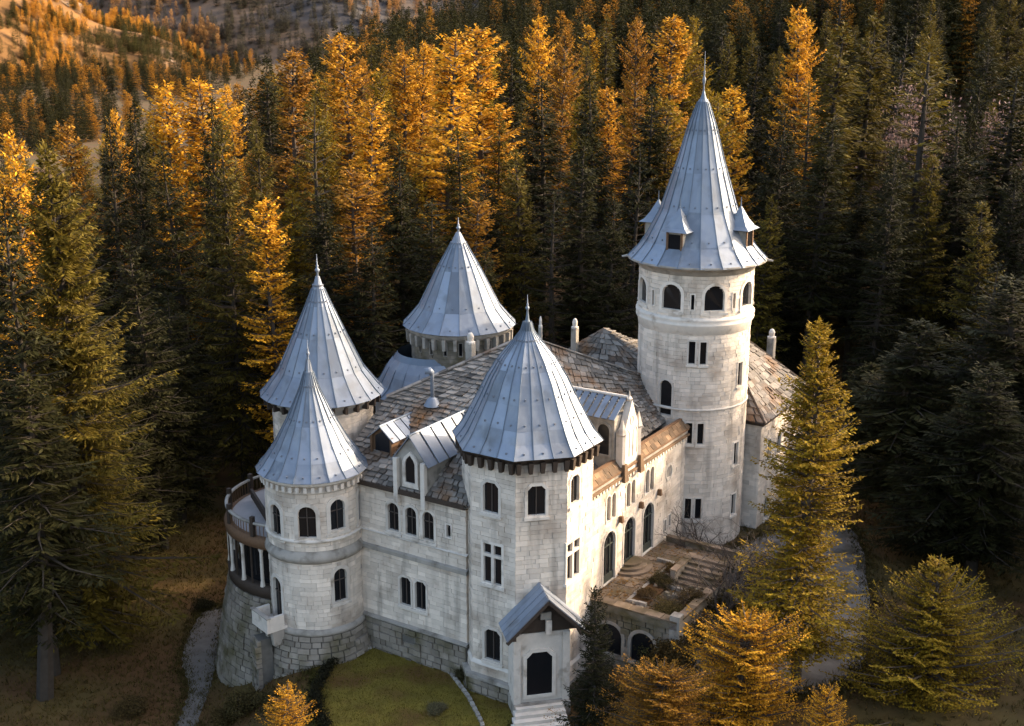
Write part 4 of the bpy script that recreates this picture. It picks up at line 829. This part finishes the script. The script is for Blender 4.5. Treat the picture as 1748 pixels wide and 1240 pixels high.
for (a, b, H, W_, col, lab) in [(9.7, 6.6, 2.3, 3.0, (.055, .04, .014), 'brown bush hiding the middle of the terrace east wall'), (9.2, 1.0, 2.2, 3., (.07, .045, .015), 'rusty bush at the outer corner of the terrace'), (10.0, 9.5, 2.6, 3.6, (.045, .032, .012), 'dark bush on the bank beside the terrace stairs'), (12.4, 5.6, 1.5, 3., (.06, .04, .014), 'low bush at the edge of the gravel court'), (6.5, 13.4, 1.6, 3.2, (.05, .03, .015), 'low brown hedge at the base of the tall tower'), (9.3, 13.2, 1.8, 3.5, (.055, .035, .015), 'brown bush between the terrace wall and the wing'),
        (10.2, 4.2, 1.9, 3.4, (.10, .07, .02), 'olive bush against the east wall of the terrace'), (11.5, 3., 1.6, 3.2, (.09, .06, .025), 'straggly bush on the slope below the terrace corner'), (8.2, .1, 1.8, 3, (.055, .05, .015), 'dark shrub under the terrace arches'), (5.4, -.8, 2., 2.6, (.06, .045, .015), 'dark shrub beside the octagonal tower base')]:
    x, y = l2w(a, b); plant(BUSH[rt.randrange(3)], 'bush', x, y, H, W_, lab, 'bush', col)
# forest between and behind the trees above
pts = [(t[3], t[4]) for t in TREES]
def free(x, y, dmin): return all((x-a)**2+(y-b)**2 > dmin*dmin for a, b in pts)
want = 232; tries = 0; made = 0
rf_ = random.Random(77)
while made < want and tries < 60000:
    tries += 1; Y = 70+150*rf_.random()**1.25; x = rf_.uniform(-.47, .47)*Y*1.06
    if Y < 99 and -28-(.12*(Y-66)) < x < 27+(Y-70)*.1: continue
    if x < 0 and Y < 92 and x > -.40*Y-.0: continue
    if Y < 74 and x > 0: continue
    if not free(x, Y, 4.3 if Y < 130 else 5.2): continue
    H = rf_.uniform(19, 27); z0 = gz(x, Y); zt = z0+H; px, py = proj(x, Y, zt)
    left = px < 560
    # keep the skyline of the photograph: view to the valley at upper left, open crown row elsewhere
    lim = 262-px*.30 if px < 440 else (118-(px-440)*.36 if px < 760 else -60)
    if py < lim:
        _, _, zm = at(px, lim+rf_.uniform(0, 60), Y); H = zm-z0
        if H < 14: continue
    q = rf_.random(); centre = 120 < px < 860
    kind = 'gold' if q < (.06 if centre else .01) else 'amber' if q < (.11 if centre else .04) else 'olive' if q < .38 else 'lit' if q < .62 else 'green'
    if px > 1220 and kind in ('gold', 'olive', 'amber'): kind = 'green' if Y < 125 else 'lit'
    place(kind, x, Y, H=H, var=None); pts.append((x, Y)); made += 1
# more distant woods, each one mass
def wood(name, P, Hs, cols, m, tiers=4, sides=6, seed=0):
    rs = np.random.RandomState(seed); n = len(P); V = []; T = []
    for tI in range(tiers):
        f0 = tI/tiers; zb_, zt_ = .12+.88*f0*.92, min(1, .12+.88*(f0*.92+1.9/tiers)); r0 = .15*(1-f0)**.9+.012
        for s in range(sides):
            a = 2*np.pi*(s+rs.rand(n)*.6)/sides; w = np.pi/sides*1.25; rr = r0*Hs*rs.uniform(.7, 1.2, n); z0 = (zb_-.04*rs.rand(n))*Hs
            p0 = P+np.stack([rr*np.cos(a-w), rr*np.sin(a-w), z0+.02*Hs*rs.rand(n)], -1); p1 = P+np.stack([rr*np.cos(a+w), rr*np.sin(a+w), z0], -1)
            p2 = P+np.stack([rr*.05*np.cos(a), rr*.05*np.sin(a), zt_*Hs*np.ones(n)], -1); V.append(np.stack([p0, p1, p2], 1)); T.append(np.clip(rs.normal(.5, .2, n), 0, 1))
    V = np.concatenate(V).reshape(-1, 3); me = np_mesh(name, V, np.arange(len(V)).reshape(-1, 3), np.concatenate(T), m, True); o = bpy.data.objects.new(name, me); COL.objects.link(o)
    o['kind'] = 'stuff'; o.color = (*cols, 1); return o
rs = np.random.RandomState(4)
def scatter(n, fx, fz, hs, keep):
    X, Y = fx(n); k = keep(X, Y); X, Y = X[k], Y[k]; return np.stack([X, Y, fz(X, Y)-.4], -1), rs.uniform(*hs, len(X))
FAR = {}
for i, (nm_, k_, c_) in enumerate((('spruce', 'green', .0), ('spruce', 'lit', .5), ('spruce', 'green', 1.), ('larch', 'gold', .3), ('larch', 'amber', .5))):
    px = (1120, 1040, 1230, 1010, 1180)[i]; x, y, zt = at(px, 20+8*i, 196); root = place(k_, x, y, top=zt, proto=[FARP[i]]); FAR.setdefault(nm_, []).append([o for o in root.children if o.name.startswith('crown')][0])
def gn_wood(name, P, Hs, protos, col=None):
    me = bpy.data.meshes.new(name); me.from_pydata([tuple(p) for p in P], [], []); k = np.asarray(Hs, np.float32)/22; fat = 1.75 if ('hillside' in name or 'mountain' in name or 'valley' in name) else 1.1; a = me.attributes.new('sc', 'FLOAT_VECTOR', 'POINT'); a.data.foreach_set('vector', np.column_stack([k*fat, k*fat, k]).ravel())
    o = bpy.data.objects.new(name, me); COL.objects.link(o); o['kind'] = 'stuff'; o.color = (*(col or (COLR['amber'][0] if 'larch' in name else COLR['green'][0])), 1)
    g = bpy.data.node_groups.new(name, 'GeometryNodeTree'); N = g.nodes.new; L = g.links.new
    g.interface.new_socket('Geometry', in_out='INPUT', socket_type='NodeSocketGeometry'); g.interface.new_socket('Geometry', in_out='OUTPUT', socket_type='NodeSocketGeometry')
    gi, go, ip, jn = N('NodeGroupInput'), N('NodeGroupOutput'), N('GeometryNodeInstanceOnPoints'), N('GeometryNodeJoinGeometry')
    for p in protos:
        oi = N('GeometryNodeObjectInfo'); oi.transform_space = 'ORIGINAL'; oi.inputs['Object'].default_value = p; oi.inputs['As Instance'].default_value = True; L(oi.outputs['Geometry'], jn.inputs[0])
    rv = N('FunctionNodeRandomValue'); rv.data_type = 'FLOAT_VECTOR'; rv.inputs[0].default_value = (0, 0, 0); rv.inputs[1].default_value = (.06, .06, 6.28)
    at_ = N('GeometryNodeInputNamedAttribute'); at_.data_type = 'FLOAT_VECTOR'; at_.inputs['Name'].default_value = 'sc'
    L(gi.outputs[0], ip.inputs['Points']); L(jn.outputs[0], ip.inputs['Instance']); ip.inputs['Pick Instance'].default_value = True; L(rv.outputs[0], ip.inputs['Rotation'])
    L(at_.outputs['Attribute'], ip.inputs['Scale']); L(ip.outputs[0], go.inputs[0]); m = o.modifiers.new('wood', 'NODES'); m.node_group = g; return o
for nm, n, pr, hs in (('spruce_wood', 1900, 'spruce', (18, 26)), ('larch_wood', 330, 'larch', (17, 24))):
    def fx(n): Y = rs.uniform(205, 460, n); return rs.uniform(-.30, .5, n)*Y, Y
    P, Hs = scatter(n, fx, ground, hs, lambda X, Y: X > -45-.05*(Y-200)+np.maximum(0, Y-260)*.14)
    gn_wood(nm, P, Hs, FAR[pr])
def onA(n): return rs.uniform(-400, 500, n), rs.uniform(0, 600, n)*rs.rand(n)**.5
for nm, n, pr, hs, kf in (('hillside_larches', 17000, 'larch', (7, 13), lambda u, v: np.sin(u*.013+v*.02)+np.sin(u*.031-v*.027)*.8 > -.4), ('hillside_spruces', 9000, 'spruce', (8, 14), lambda u, v: (v < 95+40*np.sin(u*.02)) | (np.sin(u*.021+v*.011+2) > .72))):
    u, v = onA(n); k = kf(u, v); band = (np.abs(v-70-(500-u)*.42-14*np.sin(u*.03)) > 15) & (np.abs(v-25-(500-u)*.30-10*np.sin(u*.04)) > 8); k &= band; u, v = u[k], v[k]
    P = np.stack([fa[0]+fd[0]*u+fn[0]*v, fa[1]+fd[1]*u+fn[1]*v, zA(u, v)-.5], -1); gn_wood(nm, P, rs.uniform(*hs, len(u)), FAR[pr], (.46, .22, .03) if pr == 'larch' else (.055, .048, .014))
for nm, n, pr in (('valley_spruces', 1300, 'spruce'), ('valley_larches', 330, 'larch')):
    def fx(n): Y = rs.uniform(300, 1000, n); return rs.uniform(-.48, -.15, n)*Y, Y
    P, Hs = scatter(n, fx, lambda X, Y: 0*X, (9, 17), lambda X, Y: (X > fa[0]+(Y-fa[1])*.28-10) & (X < -110-(Y-300)*.12) & ((Y > 590) | (Y < 470)) & (np.sin(X*.03)+np.sin(Y*.02) > -.9))
    gn_wood(nm, P, Hs, FAR[pr])
for nm, n, pr in (('mountain_larches', 11000, 'larch'), ('mountain_spruces', 12000, 'spruce')):
    X, Y = rs.uniform(-1100, 300, n), 1120+1300*rs.rand(n)**1.3; k = np.sin(X*.011+Y*.004+(pr == 'larch')*2.6)+.5*np.sin(X*.031+Y*.02) > -.5; X, Y = X[k], Y[k]
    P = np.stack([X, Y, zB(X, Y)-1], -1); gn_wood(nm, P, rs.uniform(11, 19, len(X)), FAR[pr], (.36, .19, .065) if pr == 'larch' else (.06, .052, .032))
# unseen forest past both edges, right side added tall and dense for ground shade
X = np.concatenate([rs.uniform(34, 110, 330), rs.uniform(-95, -52, 60)]); Y = np.concatenate([rs.uniform(58, 150, 330), rs.uniform(55, 110, 60)])
k = np.abs(X) > .47*Y+6; X, Y = X[k], Y[k]; P = np.stack([X, Y, ground(X, Y)-.5], -1); wood('unseen_shade_forest', P, np.where(X > 0, rs.uniform(19, 26, len(X)), rs.uniform(15, 22, len(X))), COLR['green'][0], LEAF, 8, 9, 3)
# labels that single out each tree: where its tip stands in the forest, and its rank there
ORD = 'first second third fourth fifth sixth seventh eighth ninth tenth eleventh twelfth thirteenth fourteenth fifteenth sixteenth seventeenth eighteenth nineteenth twentieth'.split()
ADJ = {'gold': 'golden larch', 'amber': 'rusty amber larch', 'olive': 'olive larch', 'green': 'dark green spruce', 'lit': 'sunlit-tinted green spruce'}
buckets = {}
for t in TREES:
    root, kind, nm, x, y, z0, H, note = t
    root['category'] = 'tree'
    if note: root['label'] = note; continue
    px, py = proj(x, y, z0+H)
    c = 'at the left edge' if px < 170 else 'left of the front left tower' if px < 430 else 'above the left towers' if px < 660 else 'above the back round tower' if px < 880 else 'between the back and tall towers' if px < 1100 else 'behind the tall tower spire' if px < 1300 else 'right of the tall tower' if px < 1520 else 'at the right edge'
    r = 'skyline row' if y > 150 else 'middle row' if y > 116 else 'front row'
    root['group'] = {'spruce_tree': 'spruces of the forest round the castle', 'larch_tree': 'larches of the forest round the castle'}[nm]
    buckets.setdefault((kind, c, r), []).append((px, root))
for (kind, c, r), l in buckets.items():
    l.sort(key=lambda q: q[0])
    for i, (px, root) in enumerate(l):
        root['label'] = (f'{ADJ[kind]} {c}, {ORD[i]} from left in the {r}' if len(l) > 1 else f'only {ADJ[kind]} {c} in the {r}')
# lawn, gravel path and court
def inside(poly):
    def f(x, y):
        c = np.zeros(x.shape, bool); n = len(poly)
        for i in range(n):
            (x0, y0), (x1, y1) = poly[i], poly[(i+1) % n]
            c ^= ((y0 > y) != (y1 > y)) & (x < (x1-x0)*(y-y0)/(y1-y0+1e-9)+x0)
        return c
    return f
def px_poly(pp, z): return [at2(px, py, z) for px, py in pp]
def at2(px, py, z):
    u, v = (px-874)/FPX, (620-py)/FPX; d = (u, math.cos(PITCH)+v*math.sin(PITCH), -math.sin(PITCH)+v*math.cos(PITCH)); t = (z-CAMH)/d[2]; return d[0]*t, d[1]*t
def patch(name, poly, m, dz, st=.2):
    """ground patch whose rim follows a wavy outline"""
    pg = []
    for i in range(len(poly)):
        a, b, c_, d = (np.array(poly[(i+k) % len(poly)]) for k in (-1, 0, 1, 2))
        for f in np.linspace(0, 1, 14, endpoint=False):
            q = .5*((2*b)+(-a+c_)*f+(2*a-5*b+4*c_-d)*f*f+(-a+3*b-3*c_+d)*f**3); pg.append(q+(.09)*np.array([math.sin(7*q[1]+3*q[0]), math.sin(6*q[0]-4*q[1])]))
    pg = np.array(pg); ins = inside([tuple(q) for q in pg]); x0, y0 = pg.min(0)-.5; x1, y1 = pg.max(0)+.5
    X, Y = np.meshgrid(np.arange(x0, x1, st), np.arange(y0, y1, st)); n = X.shape[1]; k = ins(X, Y)
    v = np.stack([X, Y], -1).reshape(-1, 2); j, i = np.meshgrid(np.arange(X.shape[0]-1), np.arange(n-1), indexing='ij')
    q = np.stack([j*n+i, j*n+i+1, (j+1)*n+i+1, (j+1)*n+i], -1).reshape(-1, 4); kf = k.reshape(-1); q = q[kf[q].any(1)]
    out = np.unique(q[~kf[q]]); A = pg; B = np.roll(pg, -1, 0)
    for o in out:
        t = np.clip(((v[o]-A)*(B-A)).sum(1)/((B-A)**2).sum(1), 0, 1); pr = A+(B-A)*t[:, None]; v[o] = pr[np.argmin(((pr-v[o])**2).sum(1))]
    z = ground(v[:, 0], v[:, 1])+dz; me = np_mesh(name, np.column_stack([v, z]), q, np.full(len(q), .5), M[m]); o = bpy.data.objects.new(name, me); COL.objects.link(o); o['kind'] = 'structure'; return pg
LAWN = patch('lawn', px_poly([(570, 1095), (850, 1095), (860, 1260), (575, 1270), (540, 1190)], -1.2), 'lawn', .05)
PATH = patch('path', px_poly([(345, 1050), (385, 1040), (376, 1100), (360, 1170), (335, 1250), (295, 1260), (322, 1180), (312, 1120)], -5), 'path', .06)
COURT = patch('court', px_poly([(1180, 1000), (1300, 920), (1440, 900), (1480, 990), (1475, 1130), (1380, 1190), (1180, 1150), (1130, 1125)], 1.4), 'gravel', .065)
# undergrowth: tufts and fallen litter over the visible ground, far too many to count
def tufts(name, n, fx, hs, col, seed):
    rs = np.random.RandomState(seed); X, Y = fx(rs, n); X, Y = X, Y; keep = np.ones(len(X), bool)
    for p in ((PATH, COURT) if name == 'undergrowth' else ()): keep &= ~inside([tuple(q) for q in p])(X, Y)
    X, Y = X[keep], Y[keep]; n = len(X); P = np.stack([X, Y, ground(X, Y)], -1); V = []; T = []
    for b in range(5):
        h = rs.uniform(*hs, n); d = rs.normal(0, .55, (n, 2)); tip = P+np.column_stack([d*h[:, None], h]); w = np.column_stack([rs.normal(0, .10, (n, 2))*h[:, None], np.zeros(n)]); o = np.column_stack([rs.normal(0, .12, (n, 2)), np.zeros(n)])
        V.append(np.stack([P+o-w, P+o+w, tip+o], 1)); T.append(np.clip(rs.normal(.5, .25, n), 0, 1))
    V = np.concatenate(V).reshape(-1, 3); me = np_mesh(name, V, np.arange(len(V)).reshape(-1, 3), np.concatenate(T), LEAF, True); o = bpy.data.objects.new(name, me); COL.objects.link(o); o['kind'] = 'stuff'; o.color = (*col, 1)
def fxl(rs, n): return rs.uniform(-36, -12, n), rs.uniform(56, 100, n)
def fxr(rs, n): return rs.uniform(4, 42, n), rs.uniform(54, 105, n)
tufts('undergrowth', 16000, fxl, (.06, .26), (.075, .052, .013), 1); tufts('undergrowth', 14000, fxr, (.08, .32), (.065, .044, .012), 2)
tufts('fallen_leaves', 5000, fxl, (.04, .12), (.12, .055, .015), 3); tufts('fallen_leaves', 5000, fxr, (.04, .12), (.11, .055, .016), 4)
def fxw(rs, n):
    i = rs.randint(0, len(LAWN), n); return LAWN[i, 0]+rs.normal(0, .25, n), LAWN[i, 1]+rs.normal(0, .25, n)
tufts('grass', 2500, fxw, (.08, .3), (.06, .05, .012), 5)
def fxg(rs, n):
    lo, hi = LAWN.min(0), LAWN.max(0); X, Y = rs.uniform(lo[0], hi[0], n), rs.uniform(lo[1], hi[1], n); k = inside([tuple(q) for q in LAWN])(X, Y); return X[k], Y[k]
def rim(p):
    def f(rs, n): i = rs.randint(0, len(p), n); return p[i, 0]+rs.normal(0, .35, n), p[i, 1]+rs.normal(0, .35, n)
    return f
tufts('grass', 2600, rim(PATH), (.06, .25), (.07, .052, .014), 7); tufts('grass', 3200, rim(COURT), (.06, .3), (.06, .045, .014), 8)
tufts('lawn_grass', 16000, fxg, (.05, .16), (.12, .09, .013), 6)
# clipped dark hedge along the lawn and rough boulders below the walls
hp = [at2(px, py, -1.2) for px, py in ((582, 1115), (556, 1150), (538, 1185), (540, 1215), (558, 1245))]
hr = empty('hedge', (*hp[2], gz(*hp[2])), 0, 'low dark hedge curving along the left edge of the lawn', 'hedge'); rs = np.random.RandomState(2); V = []; T = []
for i in range(4200):
    f = rs.rand()*(len(hp)-1); k = int(f); q = np.array(hp[k])*(1-f+k)+np.array(hp[k+1])*(f-k)+rs.normal(0, .17, 2); p = np.array([q[0]-hp[2][0], q[1]-hp[2][1], gz(*q)-gz(*hp[2])+rs.uniform(0, .5)]); d = rs.normal(0, 1, 3); d /= np.linalg.norm(d); x = np.cross(d, rs.normal(0, 1, 3)); x /= np.linalg.norm(x)
    V += [p, p+d*.07+x*.04, p+d*.15, p+d*.07-x*.04]; T.append(np.clip(rs.normal(.5, .25), 0, 1))
c = bpy.data.objects.new('foliage', np_mesh('foliage', np.array(V), np.arange(len(V)).reshape(-1, 4), T, LEAF)); COL.objects.link(c); c.parent = hr; c.color = (.018, .016, .007, 1)
# stone border curving round the lawn, bushes at the foot of the walls
bp = np.array([at2(px, py, -1.2) for px, py in ((610, 1112), (660, 1100), (720, 1118), (770, 1150), (800, 1190), (822, 1232), (830, 1262))]); bd = empty('stone_border', (*bp[2], gz(*bp[2])), 0, 'pale kerb of small stones curving along the lawn under the facade', 'kerb')
rk = random.Random(3)
for k in range(len(bp)-1):
    n = max(1, int(np.hypot(*(bp[k+1]-bp[k]))/.45))
    for i in range(n):
        q = bp[k]+(bp[k+1]-bp[k])*(i+.5)/n; d = (bp[k+1]-bp[k])/np.hypot(*(bp[k+1]-bp[k])); MB().box((q[0]-bp[2][0], q[1]-bp[2][1], gz(*q)-gz(*bp[2])+.1), (.2, .12, .09), [(d[0], d[1], 0), (-d[1], d[0], 0), (0, 0, 1)], 0, rk.random(), .85).build('kerb_stone', 'ledge', bd)
for px, py, z_, H, W_, col, lab in [(425, 1225, -4, 1.6, 2.6, (.06, .045, .015), 'olive bush at the foot of the curved retaining wall'), (385, 1240, -4.6, 1.2, 2.2, (.075, .05, .016), 'low bush on the outer side of the retaining wall by the path'), (470, 1228, -3, 1.2, 2., (.05, .04, .014), 'dark bush in front of the buttress under the balcony'),
        (590, 1108, -1.2, .7, 1.4, (.05, .045, .015), 'small shrub against the base of the front left tower'), (745, 1212, -1.2, .5, 1.5, (.12, .10, .05), 'pale low shrub at the right end of the lawn'), (350, 1030, -4.5, 1., 1.5, (.03, .025, .01), 'round dark bush by the top of the left path'),
        (790, 1150, -1, .9, 1.5, (.06, .05, .02), 'shrub at the corner of the octagonal tower base'), (225, 1215, -5, .9, 2.6, (.07, .045, .015), 'brown low bush on the grass slope left of the path')]:
    x, y = at2(px, py, z_); plant(BUSH[rt.randrange(3)], 'bush', x, y, H, W_, lab, 'bush', col)
for a, b, H, W_, col, lab in [(5.7, 4.2, .9, 1.5, (.085, .05, .018), 'brown withered plant at the near end of the terrace bed'), (5.8, 6.2, 1.1, 1.6, (.06, .045, .016), 'withered shrub in the middle of the terrace bed'), (5.7, 8.2, .8, 1.3, (.10, .06, .02), 'rusty plant at the far end of the terrace bed'),
        (7.6, 3.2, 1.0, 2.0, (.075, .055, .018), 'olive weeds spreading over the outer terrace corner'), (8.3, 5., 1.2, 2., (.07, .045, .016), 'brown weeds against the outer terrace wall')]:
    x, y = l2w(a, b); plant(BUSH[rt.randrange(3)], 'bush', x, y, H*.7, W_*1.1, lab, 'bush', col, None, TZ)
rs = np.random.RandomState(9); n = 2600; A_, B_ = rs.uniform(3, 8.8, n), rs.uniform(1.8, 12, n); X, Y = CX+A_*E1[0]+B_*E2[0], CY+A_*E1[1]+B_*E2[1]; k = ~((A_ > 6.3) & (B_ > 6.4) & (B_ < 9.6)); X, Y = X[k], Y[k]; n = len(X)
V = np.stack([np.stack([X, Y, np.full(n, TZ+.03)], -1)+rs.normal(0, 1, (n, 3))*(.07, .07, .02) for q in range(3)], 1); V[:, :, 2] = np.maximum(V[:, :, 2], TZ+.025)
o = bpy.data.objects.new('fallen_leaves', np_mesh('fallen_leaves', V.reshape(-1, 3), np.arange(3*n).reshape(-1, 3), rs.rand(n), LEAF, True)); COL.objects.link(o); o['kind'] = 'stuff'; o.color = (.15, .075, .02, 1)
